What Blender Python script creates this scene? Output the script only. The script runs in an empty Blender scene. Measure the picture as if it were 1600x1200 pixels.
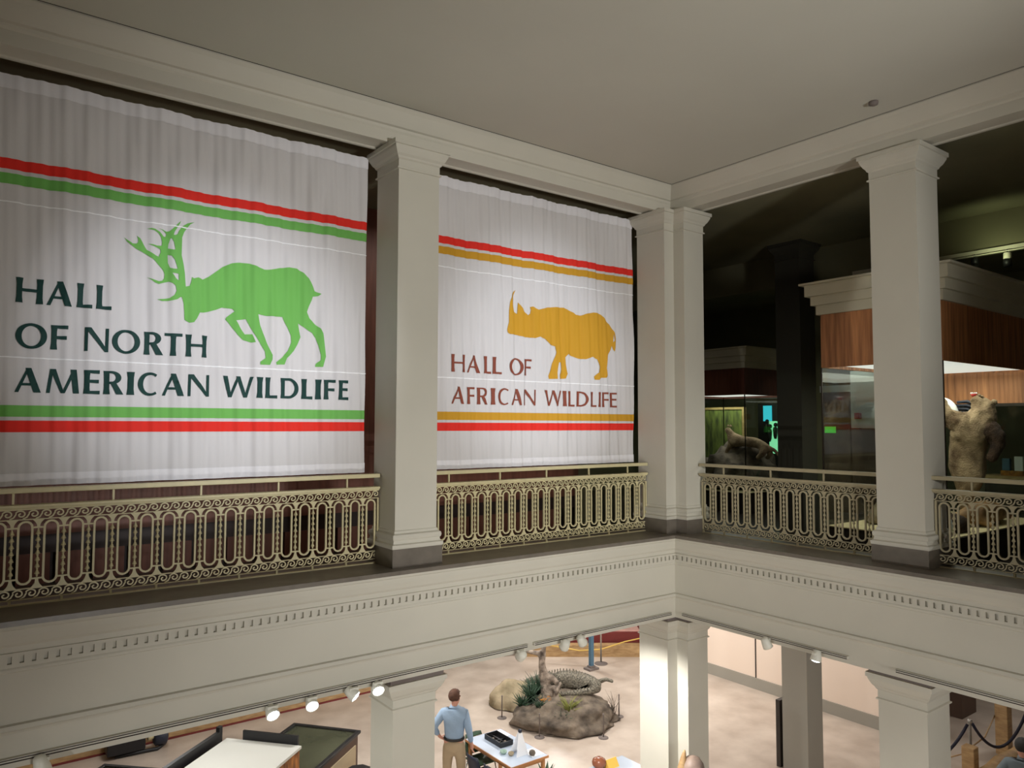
# Museum atrium: two-storey light well with hall banners on the upper gallery
import bpy, bmesh, math, random
from mathutils import Vector, Matrix, noise
from mathutils.geometry import delaunay_2d_cdt
PI = math.pi
R = math.radians
scene = bpy.context.scene
COL = scene.collection
rnd = random.Random(7)

# ------------------------------------------------------------ materials
def srgb(r, g, b):
    f = lambda c: (c / 255 / 12.92) if c / 255 <= 0.04045 else ((c / 255 + 0.055) / 1.055) ** 2.4
    return (f(r), f(g), f(b))

def mat(name, col, rough=0.6, metal=0.0, var=0.0, scale=4.0, bump=0.0, bscale=30.0, emit=None, estr=0.0,
        alpha=1.0, trans=0.0, stretch=(1, 1, 1), col2=None, spec=0.5):
    m = bpy.data.materials.new(name)
    m.use_nodes = True
    nt = m.node_tree
    b = nt.nodes['Principled BSDF']
    b.inputs['Roughness'].default_value = rough
    b.inputs['Metallic'].default_value = metal
    b.inputs['Specular IOR Level'].default_value = spec
    c = (*col, 1)
    b.inputs['Base Color'].default_value = c
    if var or col2:
        tc = nt.nodes.new('ShaderNodeTexCoord')
        mp = nt.nodes.new('ShaderNodeMapping')
        mp.inputs['Scale'].default_value = stretch
        nz = nt.nodes.new('ShaderNodeTexNoise')
        nz.inputs['Scale'].default_value = scale
        nz.inputs['Detail'].default_value = 5
        rp = nt.nodes.new('ShaderNodeValToRGB')
        rp.color_ramp.elements[0].position = 0.3
        rp.color_ramp.elements[1].position = 0.7
        a = col2 if col2 else tuple(x * (1 - var) for x in col)
        rp.color_ramp.elements[0].color = (*a, 1)
        rp.color_ramp.elements[1].color = c
        nt.links.new(tc.outputs['Object'], mp.inputs['Vector'])
        nt.links.new(mp.outputs['Vector'], nz.inputs['Vector'])
        nt.links.new(nz.outputs['Fac'], rp.inputs['Fac'])
        nt.links.new(rp.outputs['Color'], b.inputs['Base Color'])
    if bump:
        tc2 = nt.nodes.new('ShaderNodeTexCoord')
        n2 = nt.nodes.new('ShaderNodeTexNoise')
        n2.inputs['Scale'].default_value = bscale
        n2.inputs['Detail'].default_value = 4
        bp = nt.nodes.new('ShaderNodeBump')
        bp.inputs['Strength'].default_value = bump
        bp.inputs['Distance'].default_value = 0.02
        nt.links.new(tc2.outputs['Object'], n2.inputs['Vector'])
        nt.links.new(n2.outputs['Fac'], bp.inputs['Height'])
        nt.links.new(bp.outputs['Normal'], b.inputs['Normal'])
    if emit:
        b.inputs['Emission Color'].default_value = (*emit, 1)
        b.inputs['Emission Strength'].default_value = estr
    if trans:
        b.inputs['Transmission Weight'].default_value = trans
    if alpha < 1:
        b.inputs['Alpha'].default_value = alpha
    return m

M = {}
M['plaster'] = mat('cream_plaster', srgb(205, 201, 188), 0.55, var=0.05, scale=1.5)
M['ceiling'] = mat('ceiling_plaster', srgb(200, 198, 187), 0.7, var=0.05, scale=0.8)
M['marble'] = mat('grey_marble', srgb(120, 112, 102), 0.35, var=0.25, scale=6)
M['marble_edge'] = mat('grey_marble_edge', srgb(150, 143, 132), 0.35, var=0.15, scale=6)
M['dark'] = mat('dark_gap', srgb(50, 40, 34), 0.8)
M['matte'] = mat('matte_grey', srgb(120, 110, 105), 0.9)
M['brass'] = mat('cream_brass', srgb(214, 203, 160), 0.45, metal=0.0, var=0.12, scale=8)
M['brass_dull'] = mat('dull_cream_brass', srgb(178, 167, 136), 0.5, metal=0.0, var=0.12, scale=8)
M['cloth'] = mat('white_banner_cloth', srgb(216, 213, 214), 0.8, var=0.02, scale=2, spec=0.2)
M['hem'] = mat('banner_hem', srgb(236, 234, 238), 0.8, spec=0.2)
M['seam'] = mat('banner_seam', srgb(250, 250, 252), 0.7)
M['red'] = mat('banner_red', srgb(232, 52, 42), 0.75, spec=0.2)
M['green'] = mat('banner_green', srgb(116, 184, 92), 0.75, spec=0.2)
M['gold'] = mat('banner_gold', srgb(206, 154, 46), 0.75, spec=0.2)
M['ink_green'] = mat('banner_dark_green', srgb(34, 66, 62), 0.7, spec=0.2)
M['ink_brown'] = mat('banner_brown', srgb(138, 74, 58), 0.7, spec=0.2)
M['gallery_wall'] = mat('olive_grey_wall', srgb(128, 124, 96), 0.9, var=0.2, scale=1)
M['gallery_floor'] = mat('dark_gallery_floor', srgb(62, 54, 46), 0.3, var=0.3, scale=3)
M['shade'] = mat('painted_shade_olive', srgb(54, 52, 42), 0.8)  # unlit darkness of a cream column, put into the colour
M['redwood'] = mat('red_brown_panel', srgb(124, 74, 56), 0.5, var=0.35, scale=3, stretch=(6, 6, 0.6))
M['darkwood'] = mat('dark_brown_band', srgb(52, 34, 28), 0.5, var=0.3, scale=4)
M['wood'] = mat('walnut_veneer', srgb(212, 146, 94), 0.5, col2=srgb(142, 90, 56), scale=2.2, stretch=(9, 9, 0.5))
M['case_cream'] = mat('case_cream_paint', srgb(212, 207, 184), 0.6, var=0.08, scale=2)
M['bronze'] = mat('dark_bronze', srgb(52, 46, 38), 0.4, metal=0.5)
M['sand'] = mat('pale_sand', srgb(222, 206, 160), 0.9, var=0.15, scale=8)
M['case_base'] = mat('case_base_dark', srgb(48, 42, 36), 0.5)
M['lit'] = mat('lit_diffuser', (0.9, 0.9, 0.88), 0.5, emit=(1, 0.99, 0.95), estr=0.75)
M['lens'] = mat('lit_lens', (1, 1, 1), 0.3, emit=(0.93, 0.98, 1), estr=9)
M['lens_off'] = mat('unlit_lens', srgb(150, 150, 150), 0.2)
M['white_metal'] = mat('white_enamel', srgb(222, 220, 208), 0.35)
M['black'] = mat('black_paint', srgb(28, 28, 30), 0.45, var=0.2)
M['chrome'] = mat('satin_chrome', srgb(190, 190, 188), 0.25, metal=0.8)
M['terrazzo'] = mat('beige_stone_floor', srgb(208, 194, 180), 0.32, col2=srgb(174, 158, 144), scale=1.5, stretch=(1, 1, 1))
M['peach'] = mat('peach_wall', srgb(232, 213, 196), 0.7)
M['base_grey'] = mat('grey_baseboard', srgb(150, 145, 134), 0.6)
M['timber'] = mat('light_timber', srgb(190, 158, 112), 0.6, col2=srgb(158, 124, 84), scale=3, stretch=(2, 2, 8))
M['maroon'] = mat('maroon_paint', srgb(120, 44, 40), 0.6, var=0.15)
M['pink'] = mat('pink_gravel', srgb(226, 180, 166), 0.8, var=0.2, scale=6)
M['blue'] = mat('steel_blue', srgb(74, 110, 134), 0.5)
M['yellow'] = mat('yellow_rope', srgb(222, 186, 96), 0.7)
M['rope'] = mat('dark_rope', srgb(26, 26, 44), 0.6)
M['rock'] = mat('grey_brown_rock', srgb(134, 120, 104), 0.9, col2=srgb(58, 50, 43), scale=4, bump=1.0, bscale=8)
M['rock_pale'] = mat('pale_rock', srgb(190, 172, 142), 0.9, col2=srgb(128, 116, 90), scale=3, bump=0.8, bscale=8)
M['gator'] = mat('alligator_hide', srgb(160, 152, 134), 0.7, col2=srgb(60, 56, 50), scale=26, bump=1.0, bscale=40)
M['bark'] = mat('bleached_bark', srgb(184, 168, 152), 0.9, col2=srgb(66, 54, 46), scale=8, bump=1, bscale=25)
M['leaf'] = mat('dark_leaf', srgb(62, 92, 66), 0.6, col2=srgb(34, 52, 40), scale=8)
M['leaf_yellow'] = mat('olive_leaf', srgb(150, 150, 70), 0.6, col2=srgb(90, 96, 50), scale=8)
M['orange_leaf'] = mat('orange_leaf_litter', srgb(196, 132, 50), 0.8, col2=srgb(120, 76, 40), scale=12)
M['skin'] = mat('skin', srgb(206, 150, 128), 0.6)
M['hair'] = mat('brown_hair', srgb(92, 60, 44), 0.8, var=0.4, scale=20)
M['shirt'] = mat('blue_shirt_cloth', srgb(150, 172, 196), 0.8, var=0.08, scale=10, bump=0.4, bscale=12)
M['khaki'] = mat('khaki_cloth', srgb(176, 154, 124), 0.85, var=0.1, scale=8, bump=0.4, bscale=10)
M['navy'] = mat('navy_plastic', srgb(32, 38, 54), 0.45)
M['shoe'] = mat('black_leather', srgb(30, 26, 24), 0.4)
M['grey_cloth'] = mat('grey_blue_cloth', srgb(98, 108, 112), 0.85)
M['dark_hair'] = mat('dark_hair', srgb(40, 38, 34), 0.8, var=0.4, scale=20)
M['tabletop'] = mat('pale_blue_laminate', srgb(184, 196, 212), 0.25)
M['table_edge'] = mat('oak_edge', srgb(176, 122, 76), 0.5)
M['box_white'] = mat('box_white', srgb(216, 216, 208), 0.6)
M['white'] = mat('white_card', srgb(244, 244, 246), 0.6)
M['bear'] = mat('tan_fur', srgb(184, 160, 126), 0.95, col2=srgb(100, 78, 56), scale=5, bump=1.0, bscale=45)
M['bear_dark'] = mat('dark_fur', srgb(84, 62, 46), 0.95, col2=srgb(44, 32, 26), scale=6, bump=1, bscale=45)
M['mouth'] = mat('red_mouth', srgb(206, 70, 66), 0.5)
M['seal'] = mat('brown_seal_hide', srgb(176, 138, 92), 0.7, col2=srgb(104, 74, 46), scale=4)
M['ice'] = mat('white_ice', srgb(236, 238, 236), 0.4)
def glass_mat():
    m = bpy.data.materials.new('clear_glass'); m.use_nodes = True; nt = m.node_tree; nt.nodes.remove(nt.nodes['Principled BSDF'])
    tr = nt.nodes.new('ShaderNodeBsdfTransparent'); tr.inputs[0].default_value = (.93, .97, .94, 1)
    gl = nt.nodes.new('ShaderNodeBsdfGlossy'); gl.inputs['Roughness'].default_value = .02
    lw = nt.nodes.new('ShaderNodeLayerWeight'); lw.inputs[0].default_value = .5
    fr = nt.nodes.new('ShaderNodeMath'); fr.operation = 'MULTIPLY_ADD'; nt.links.new(lw.outputs['Facing'], fr.inputs[0]); fr.inputs[1].default_value = .10; fr.inputs[2].default_value = .01
    mx = nt.nodes.new('ShaderNodeMixShader'); nt.links.new(fr.outputs[0], mx.inputs[0]); nt.links.new(tr.outputs[0], mx.inputs[1]); nt.links.new(gl.outputs[0], mx.inputs[2])
    nt.links.new(mx.outputs[0], nt.nodes['Material Output'].inputs[0]); return m
M['glass'] = glass_mat()
M['glass_edge'] = mat('glass_edge', srgb(150, 176, 160), 0.2)
M['green_glow'] = mat('green_sign_face', srgb(60, 190, 60), 0.5, emit=srgb(70, 200, 60), estr=0.5)
M['cyan_glow'] = mat('cyan_screen', srgb(60, 190, 210), 0.5, emit=srgb(60, 200, 225), estr=0.9)
M['mint_glow'] = mat('mint_screen', srgb(150, 240, 190), 0.5, emit=srgb(150, 245, 190), estr=0.8)
M['jungle'] = mat('painted_jungle', srgb(132, 140, 70), 0.8, col2=srgb(50, 54, 38), scale=3.2, stretch=(3, 3, 0.8))
M['red_box'] = mat('red_enamel', srgb(190, 50, 40), 0.5)
M['grey_panel'] = mat('pale_grey_panel', srgb(206, 208, 200), 0.7)
M['brown_panel'] = mat('brown_case_side', srgb(92, 70, 56), 0.6, var=0.2)
M['bark_side'] = mat('burnt_bark_print', srgb(196, 128, 62), 0.7, col2=srgb(60, 32, 20), scale=6, stretch=(2, 2, 0.7))
M['murk'] = mat('murky_green_water', srgb(98, 94, 80), 0.12, col2=srgb(66, 64, 54), scale=1.5)
M['tan_box'] = mat('tan_board', srgb(170, 152, 122), 0.7)
M['shell'] = mat('shell_brown', srgb(170, 146, 130), 0.5, col2=srgb(112, 98, 92), scale=6)
M['orange'] = mat('orange_paper', srgb(244, 196, 90), 0.6)
M['glazed'] = mat('glazed_brown', srgb(140, 84, 60), 0.25)

# ------------------------------------------------------------ mesh helpers
class MB:
    def __init__(s): s.v = []; s.f = []; s.sm = []; s.mi = []
    def add(s, vs, fs, smooth=False, mi=0):
        o = len(s.v); s.v += [tuple(v) for v in vs]
        for f in fs:
            s.f.append([i + o for i in f]); s.sm.append(smooth); s.mi.append(mi)
    def box(s, x0, x1, y0, y1, z0, z1, mi=0, rot=None, c=None):
        vs = [(x, y, z) for z in (z0, z1) for y in (y0, y1) for x in (x0, x1)]
        if rot:
            c = Vector(c or ((x0 + x1) / 2, (y0 + y1) / 2, (z0 + z1) / 2))
            vs = [tuple(rot @ (Vector(v) - c) + c) for v in vs]
        s.add(vs, [(0, 2, 3, 1), (4, 5, 7, 6), (0, 1, 5, 4), (2, 6, 7, 3), (0, 4, 6, 2), (1, 3, 7, 5)], mi=mi)
    def prism(s, poly, z0, z1, mi=0):
        n = len(poly)
        s.add([(x, y, z0) for x, y in poly] + [(x, y, z1) for x, y in poly],
              [list(range(n))[::-1], list(range(n, 2 * n))] + [(i, (i + 1) % n, n + (i + 1) % n, n + i) for i in range(n)], mi=mi)
    def loft(s, rings, smooth=False, cap=True, mi=0):
        n = len(rings[0]); vs = [p for r in rings for p in r]; fs = []
        for k in range(len(rings) - 1):
            for i in range(n):
                j = (i + 1) % n
                fs.append((k * n + i, k * n + j, (k + 1) * n + j, (k + 1) * n + i))
        if cap: fs += [list(range(n))[::-1], [(len(rings) - 1) * n + i for i in range(n)]]
        s.add(vs, fs, smooth, mi)
    def lathe(s, prof, n=16, o=(0, 0, 0), smooth=True, axis=None, mi=0):
        rings = []
        q = Vector((0, 0, 1)).rotation_difference(Vector(axis)) if axis else None
        for r, z in prof:
            ring = []
            for i in range(n):
                a = 2 * PI * i / n
                v = Vector((r * math.cos(a), r * math.sin(a), z))
                if q: v = q @ v
                ring.append(tuple(v + Vector(o)))
            rings.append(ring)
        s.loft(rings, smooth, True, mi)
    def tube(s, pts, r, n=8, smooth=True, closed=False, up=(0, 0, 1), flat=None, mi=0):
        pts = [Vector(p) for p in pts]; L = len(pts); rings = []
        for k, p in enumerate(pts):
            if closed: t = pts[(k + 1) % L] - pts[k - 1]
            else: t = pts[min(k + 1, L - 1)] - pts[max(k - 1, 0)]
            t.normalize()
            u = Vector(up)
            if abs(t.dot(u)) > 0.98: u = Vector((1, 0, 0))
            a = t.cross(u).normalized(); b = a.cross(t).normalized()
            rr = r[k] if isinstance(r, (list, tuple)) else r
            ra, rb = (rr, rr) if not flat else flat
            rings.append([tuple(p + a * (ra * math.cos(2 * PI * (i + .5) / n)) + b * (rb * math.sin(2 * PI * (i + .5) / n))) for i in range(n)])
        if closed:
            rings.append(rings[0])
            s.loft(rings, smooth, False, mi)
        else: s.loft(rings, smooth, True, mi)
    def mesh(s, name, mats):
        me = bpy.data.meshes.new(name)
        me.from_pydata(s.v, [], s.f)
        for m_ in (mats if isinstance(mats, (list, tuple)) else [mats]): me.materials.append(m_)
        me.polygons.foreach_set('use_smooth', s.sm)
        me.polygons.foreach_set('material_index', s.mi)
        me.update()
        bm = bmesh.new(); bm.from_mesh(me)
        bmesh.ops.recalc_face_normals(bm, faces=bm.faces); bm.to_mesh(me); bm.free()
        return me
    def build(s, name, mats, parent=None, bevel=0):
        return place(name, s.mesh(name, mats), parent, bevel)

def place(name, me, parent=None, bevel=0, loc=None):
    o = bpy.data.objects.new(name, me); COL.objects.link(o)
    if parent: o.parent = parent
    if loc: o.location = loc
    if bevel:
        m = o.modifiers.new('bevel', 'BEVEL'); m.width = bevel; m.segments = 2; m.limit_method = 'ANGLE'
    return o

def tag(o, label=None, cat=None, group=None, kind=None):
    if label: o['label'] = label
    if cat: o['category'] = cat
    if group: o['group'] = group
    if kind: o['kind'] = kind
    return o

def thing(name, label, cat, loc=(0, 0, 0), rz=0, group=None):
    o = bpy.data.objects.new(name, None); COL.objects.link(o)
    o.empty_display_size = 0.1
    o.location = loc; o.rotation_euler = (0, 0, rz)
    return tag(o, label, cat, group)

def struct(name, mb, m, bevel=0):
    return tag(mb.build(name, m, None, bevel), kind='structure')

def copy_tree(o, parent=None):
    c = o.copy(); COL.objects.link(c)
    if parent: c.parent = parent
    for ch in list(KIDS.get(o.name, [])) or [x for x in bpy.data.objects if x.parent == o]:
        copy_tree(ch, c)
    return c
KIDS = {}

def one(name, mb, m, label, cat, group=None, bevel=0, base=None):
    """a top-level thing that is one mesh; origin at base"""
    vs = mb.v
    b = base or (sum(v[0] for v in vs) / len(vs), sum(v[1] for v in vs) / len(vs), min(v[2] for v in vs))
    mb.v = [(v[0] - b[0], v[1] - b[1], v[2] - b[2]) for v in vs]
    o = mb.build(name, m, None, bevel); o.location = b
    return tag(o, label, cat, group)

def skin_mesh(name, verts, edges, radii, sub=2, root=0):
    me = bpy.data.meshes.new(name + '_skel'); me.from_pydata([tuple(v) for v in verts], edges, [])
    o = bpy.data.objects.new(name + '_skel', me); COL.objects.link(o)
    md = o.modifiers.new('skin', 'SKIN'); md.use_smooth_shade = True
    for i, r in enumerate(radii):
        sv = me.skin_vertices[0].data[i]
        sv.radius = (r, r) if not isinstance(r, (tuple, list)) else r
        sv.use_root = (i == root)
    sb = o.modifiers.new('sub', 'SUBSURF'); sb.levels = sub; sb.render_levels = sub
    dg = bpy.context.evaluated_depsgraph_get(); dg.update()
    res = bpy.data.meshes.new_from_object(o.evaluated_get(dg))
    res.name = name
    bpy.data.objects.remove(o); bpy.data.meshes.remove(me)
    for p in res.polygons: p.use_smooth = True
    return res

def chain(paths):
    """paths: list of lists of (x,y,z,r) or an int index of an existing vertex first"""
    V = []; E = []; Rr = []
    for path in paths:
        prev = None
        for it in path:
            if isinstance(it, int): prev = it; continue
            V.append(Vector(it[:3])); Rr.append(it[3]); k = len(V) - 1
            if prev is not None: E.append((prev, k))
            prev = k
    return V, E, Rr

def blob(name, m, parent, size, loc=(0, 0, 0), seed=0, amp=0.25, freq=1.5, sub=4, flatbottom=True):
    bm = bmesh.new(); bmesh.ops.create_icosphere(bm, subdivisions=sub, radius=1)
    for v in bm.verts:
        n = noise.fractal(v.co * freq + Vector((seed * 7.1, seed * 3.3, seed)), 1.0, 2.0, 4)
        v.co *= 1 + amp * n
        if flatbottom and v.co.z < 0: v.co.z *= 0.05
        v.co = Vector((v.co.x * size[0], v.co.y * size[1], v.co.z * size[2]))
    if flatbottom:
        mz = min(v.co.z for v in bm.verts)
        for v in bm.verts: v.co.z -= mz
    me = bpy.data.meshes.new(name); bm.to_mesh(me); bm.free()
    for p in me.polygons: p.use_smooth = True
    me.materials.append(m)
    return place(name, me, parent, 0, loc)

# ------------------------------------------------------------ key planes (metres; gallery ledge top = 0)
YF, XF = 7.31, 8.43          # ledge edges: left wing runs along X at y=YF, right wing along Y at x=XF
F = -4.6                     # ground floor
G = -0.30                    # gallery floor behind the raised marble curb
CZ = 5.24                    # atrium ceiling

def sweep_profile(prof, wing, lo=-5.0):
    """prof = list of (d, z), d = distance behind the ledge edge; runs to the mitred inner corner"""
    mb = MB()
    if wing == 'left':
        a = [(lo, YF + d, z) for d, z in prof]; b = [(XF + d, YF + d, z) for d, z in prof]
    else:
        a = [(XF + d, lo, z) for d, z in prof]; b = [(XF + d, YF + d, z) for d, z in prof]
    mb.loft([a, b]); return mb

# ledge slab
slab = [(0, -.045), (0, 0), (.88, 0), (.88, G), (.80, G), (.80, -.045)]
o = struct('trim_1', sweep_profile(slab, 'left'), M['marble'])
o = struct('trim_2', sweep_profile(slab, 'right'), M['marble'])
crown = [(.80, -.045), (.02, -.047), (.025, -.075), (.04, -.085), (.045, -.14), (.06, -.20), (.08, -.225), (.08, -.258),
         (.10, -.262), (.10, -.276), (.085, -.278), (.085, -.305), (.118, -.306), (.118, -.365), (.085, -.366), (.085, -.395),
         (.078, -.41), (.078, -.43), (.095, -.44), (.095, -.848), (.06, -.856), (.05, -.89), (.075, -.91), (.085, -.93), (.09, -1.205), (.80, -1.205)]
struct('trim_3', sweep_profile(crown, 'left'), M['plaster'])
struct('trim_4', sweep_profile(crown, 'right'), M['plaster'])
# dentil blocks
mb = MB(); x = -4.0
while x < XF + .08:
    mb.box(x, x + .055, YF + .085, YF + .12, -.367, -.304); x += .085
struct('trim_5', mb, M['plaster'])
mb = MB(); y = YF + .02
while y > -4.0:
    mb.box(XF + .085, XF + .12, y - .055, y, -.367, -.304); y -= .085
struct('trim_6', mb, M['plaster'])

# gallery slabs (floor of the gallery / ceiling of the ground floor)
mb = MB(); mb.box(-5, 24, YF + .78, 20, -.6, G); mb.box(XF + .78, 24, -5, YF + .78, -.6, G)
struct('floor', mb, M['gallery_floor'])
mb = MB(); mb.box(-5, 24, YF + .79, 24, -1.19, -.62); mb.box(XF + .79, 24, -5, YF + .79, -1.19, -.62)
struct('ceiling', mb, M['plaster'])
# atrium ceiling with its shadow gap, and the upper beams
mb = MB(); mb.box(-6, 8.515, -6, 7.395, CZ, CZ + .2)
struct('ceiling', mb, M['ceiling'])
ub = [(.29, 4.87), (.29, 5.00), (.275, 5.02), (.27, 5.05), (.24, 5.06), (.20, 5.12), (.15, 5.20), (.12, 5.235), (.12, 5.33),
      (.09, 5.33), (.09, 5.45), (.64, 5.45), (.64, 4.88), (.60, 4.88), (.59, 4.895), (.43, 4.895), (.42, 4.885), (.34, 4.885), (.33, 4.87)]
struct('trim_7', sweep_profile(ub, 'left'), M['plaster'])
struct('trim_8', sweep_profile(ub, 'right'), M['plaster'])
mb = MB(); mb.box(-5, XF + .12, YF + .088, YF + .122, 5.25, 5.26); mb.box(XF + .088, XF + .122, -5, YF + .12, 5.25, 5.26); struct('trim_14', mb, M['dark'])  # dark strip that paints the shade inside the ceiling gap
# gallery ceilings
mb = MB(); mb.box(-5, 24, YF + .83, 20, 4.98, 5.45); mb.box(XF + .83, 24, -5, YF + .83, 4.98, 5.45)
struct('ceiling', mb, M['gallery_wall'])
# outer walls of the galleries
mb = MB(); mb.box(-5, 9.4, 10.5, 10.7, .28, 4.98); 
struct('wall_north', mb, M['redwood'])
mb = MB(); mb.box(-5, 9.4, 10.52, 10.7, .06, .28); struct('trim_9', mb, M['darkwood'])
mb = MB()
xx = -5
while xx < 9.0:
    mb.box(xx, xx + .34, 10.5, 10.7, G, .06); xx += .40
struct('trim_10', mb, M['redwood'])
mb = MB(); mb.box(-5, 9, 10.6, 10.7, G, .06); struct('trim_11', mb, M['darkwood'])
mb = MB(); mb.box(9.4, 9.6, 10.5, 16, G, 4.98); struct('wall_return', mb, M['gallery_wall'])
mb = MB(); mb.box(9.4, 19, 16, 16.2, G, 4.98); struct('wall_rear', mb, M['gallery_wall'])
mb = MB(); mb.box(18.5, 18.7, -5, 20, G, 4.98); struct('wall_east', mb, M['gallery_wall'])
mb = MB(); mb.box(13.0, 13.25, -5, 16, 4.35, 4.98)
struct('trim_12', mb, M['gallery_wall'])
# ground floor
mb = MB(); mb.box(-6, 26, -6, 24, F - .2, F); struct('floor', mb, M['terrazzo'])
mb = MB(); mb.box(15.3, 15.5, 7.55, 13.3, F, -1.19); struct('wall_peach', mb, M['peach'])
mb = MB(); mb.box(15.27, 15.3, 7.53, 13.3, F, F + .26); struct('baseboard_east', mb, M['base_grey'])
mb = MB(); mb.box(15.29, 15.302, 10.83, 10.86, F + .26, -1.19); struct('trim_13', mb, M['dark'])
mb = MB(); mb.box(-5, 24, 19.5, 19.7, F, -1.19); struct('wall_far', mb, M['plaster'])
mb = MB(); mb.box(22, 22.2, -5, 19.5, F, -1.19); struct('wall_lower_east', mb, M['plaster'])
# atrium sides behind the camera
mb = MB(); mb.box(-6, -5, -6, 24, F, 5.4); struct('wall_west', mb, M['plaster'])
mb = MB(); mb.box(-6, 24, -6, -5, F, 5.4); struct('wall_south', mb, M['plaster'])

# ------------------------------------------------------------ columns
def rect(x0, x1, y0, y1, z, e=0): return [(x0 - e, y0 - e, z), (x1 + e, y0 - e, z), (x1 + e, y1 + e, z), (x0 - e, y1 + e, z)]
def rings(poly, prof):
    """poly: list of (x, y, sx, sy) with outward signs; prof: list of (offset, z)"""
    return [[(x + sx * e, y + sy * e, z) for x, y, sx, sy in poly] for e, z in prof]
def square(x0, x1, y0, y1): return [(x0, y0, -1, -1), (x1, y0, 1, -1), (x1, y1, 1, 1), (x0, y1, -1, 1)]
def column(poly, z0, z1, label, base=True, shaft='plaster', group=None, neck=False, cap=True):
    cx = sum(p[0] for p in poly) / len(poly); cy = sum(p[1] for p in poly) / len(poly)
    t = thing('square_column', label, 'column', (cx, cy, z0), 0, group)
    pl = [(x - cx, y - cy, a, b) for x, y, a, b in poly]
    H = z1 - z0; top = H - (.06 if neck else 0)
    s0 = 0
    if base:
        mb = MB(); mb.loft(rings(pl, [(.052, 0), (.052, .205)])); tag(mb.build('plinth', M['marble'], t), 'grey marble plinth')
        mb = MB(); mb.loft(rings(pl, [(.055, .207), (.06, .225), (.06, .25), (.035, .262), (.03, .285), (.03, .30), (.04, .31), (.045, .335), (.04, .36), (.012, .375), (.01, .40), (0, .41)]))
        mb.build('base_moulding', M[shaft], t); s0 = .41
    if cap:
        mb = MB(); mb.loft(rings(pl, [(0, s0), (0, top - .315)])); mb.build('shaft', M[shaft], t)
        mb = MB(); mb.loft(rings(pl, [(0, top - .315), (.02, top - .31), (.022, top - .295), (.004, top - .285), (.004, top - .20), (.02, top - .185), (.028, top - .165), (.05, top - .14),
                                      (.075, top - .09), (.083, top - .07), (.083, top - .055), (.10, top - .05), (.10, top)]))
        mb.build('capital', M[shaft], t)
    else:
        mb = MB(); mb.loft(rings(pl, [(0, s0), (0, top)])); mb.build('shaft', M[shaft], t)
    if neck:
        mb = MB(); mb.loft(rings(pl, [(.07, top), (.07, H)])); tag(mb.build('neck_block', M['matte'], t), 'dusty grey neck block, its shade painted in')  # shade under the beam is put into the neck's grey
    return t
P1 = square(3.975, 4.515, 7.52, 8.06)
P2 = square(8.775, 9.315, 3.965, 4.51)
# corner pier has a notch facing the light well
PC = [(8.48, 7.52, -1, -1), (8.69, 7.52, -1, -1), (8.69, 7.32, -1, -1), (9.14, 7.32, 1, -1), (9.14, 8.08, 1, 1), (8.48, 8.08, -1, 1)]
column(P1, 0, 4.87, 'cream square column on the gallery between the two hanging banners')
column(PC, 0, 4.87, 'cream notched corner pier standing on the gallery ledge')
column(P2, 0, 4.87, 'cream square column on the gallery in front of the bear showcase')
column(square(-.525, .015, 7.52, 8.06), 0, 4.87, 'cream square column left of the elk banner')
column(square(12.2, 12.68, 7.60, 8.10), G, 4.98, 'square column darkened by painted shade inside the gallery behind the corner pier', base=False, shaft='shade')
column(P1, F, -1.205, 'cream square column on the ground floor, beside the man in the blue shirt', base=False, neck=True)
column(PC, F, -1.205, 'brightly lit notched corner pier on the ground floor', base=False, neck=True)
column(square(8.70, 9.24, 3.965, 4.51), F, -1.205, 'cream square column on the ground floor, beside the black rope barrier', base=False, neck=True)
g = column(square(12.2, 12.68, 7.60, 8.10), F, -1.205, 'plain grey square column on the ground floor in front of the peach wall', base=False, shaft='base_grey', cap=False)
mb = MB(); mb.lathe([(.035, 0), (.035, .02), (.02, .03)], 14, (-.27, -.1, 2.35), axis=(-1, 0, 0)); mb.lathe([(.03, 0), (.03, .02)], 12, (-.24, .12, 2.5), axis=(-1, 0, 0))
mb.build('round_fitting', M['white_metal'], g)

# ------------------------------------------------------------ banners
YB = 8.15
def wave(x, z, k):
    return 1.35 * (.007 * math.sin(31 * x + 1.3 * math.sin(1.7 * z + x)) + .004 * math.sin(67 * x + 2.1 * z + 3 * k) + .012 * math.sin(7.5 * x + .9 * z + k)
            + .004 * math.sin(17 * x - 6 * z + 2 * math.sin(2 * x)) + .006 * noise.noise(Vector((x * 9, z * 1.3, k * 5.0))))
def grid_mesh(name, x0, x1, zt, zb, k, off, m, parent, zstep=.06, thick=0.0):
    nx = max(1, round((x1 - x0) / .018)); nz = max(1, round((zt - zb) / zstep))
    vs = []; fs = []
    for j in range(nz + 1):
        for i in range(nx + 1):
            x = x0 + (x1 - x0) * i / nx; z = zb + (zt - zb) * j / nz
            vs.append((x, wave(x, z, k) - off, z))
    for j in range(nz):
        for i in range(nx):
            a = j * (nx + 1) + i; fs.append((a, a + 1, a + nx + 2, a + nx + 1))
    me = bpy.data.meshes.new(name); me.from_pydata(vs, [], fs); me.materials.append(m)
    for p in me.polygons: p.use_smooth = True
    o = place(name, me, parent)
    if thick:
        md = o.modifiers.new('solid', 'SOLIDIFY'); md.thickness = thick; md.offset = 1
    return o
def inside(p, poly):
    x, y = p; c = False; n = len(poly); j = n - 1
    for i in range(n):
        xi, yi = poly[i]; xj, yj = poly[j]
        if (yi > y) != (yj > y) and x < (xj - xi) * (y - yi) / (yj - yi) + xi: c = not c
        j = i
    return c
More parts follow.
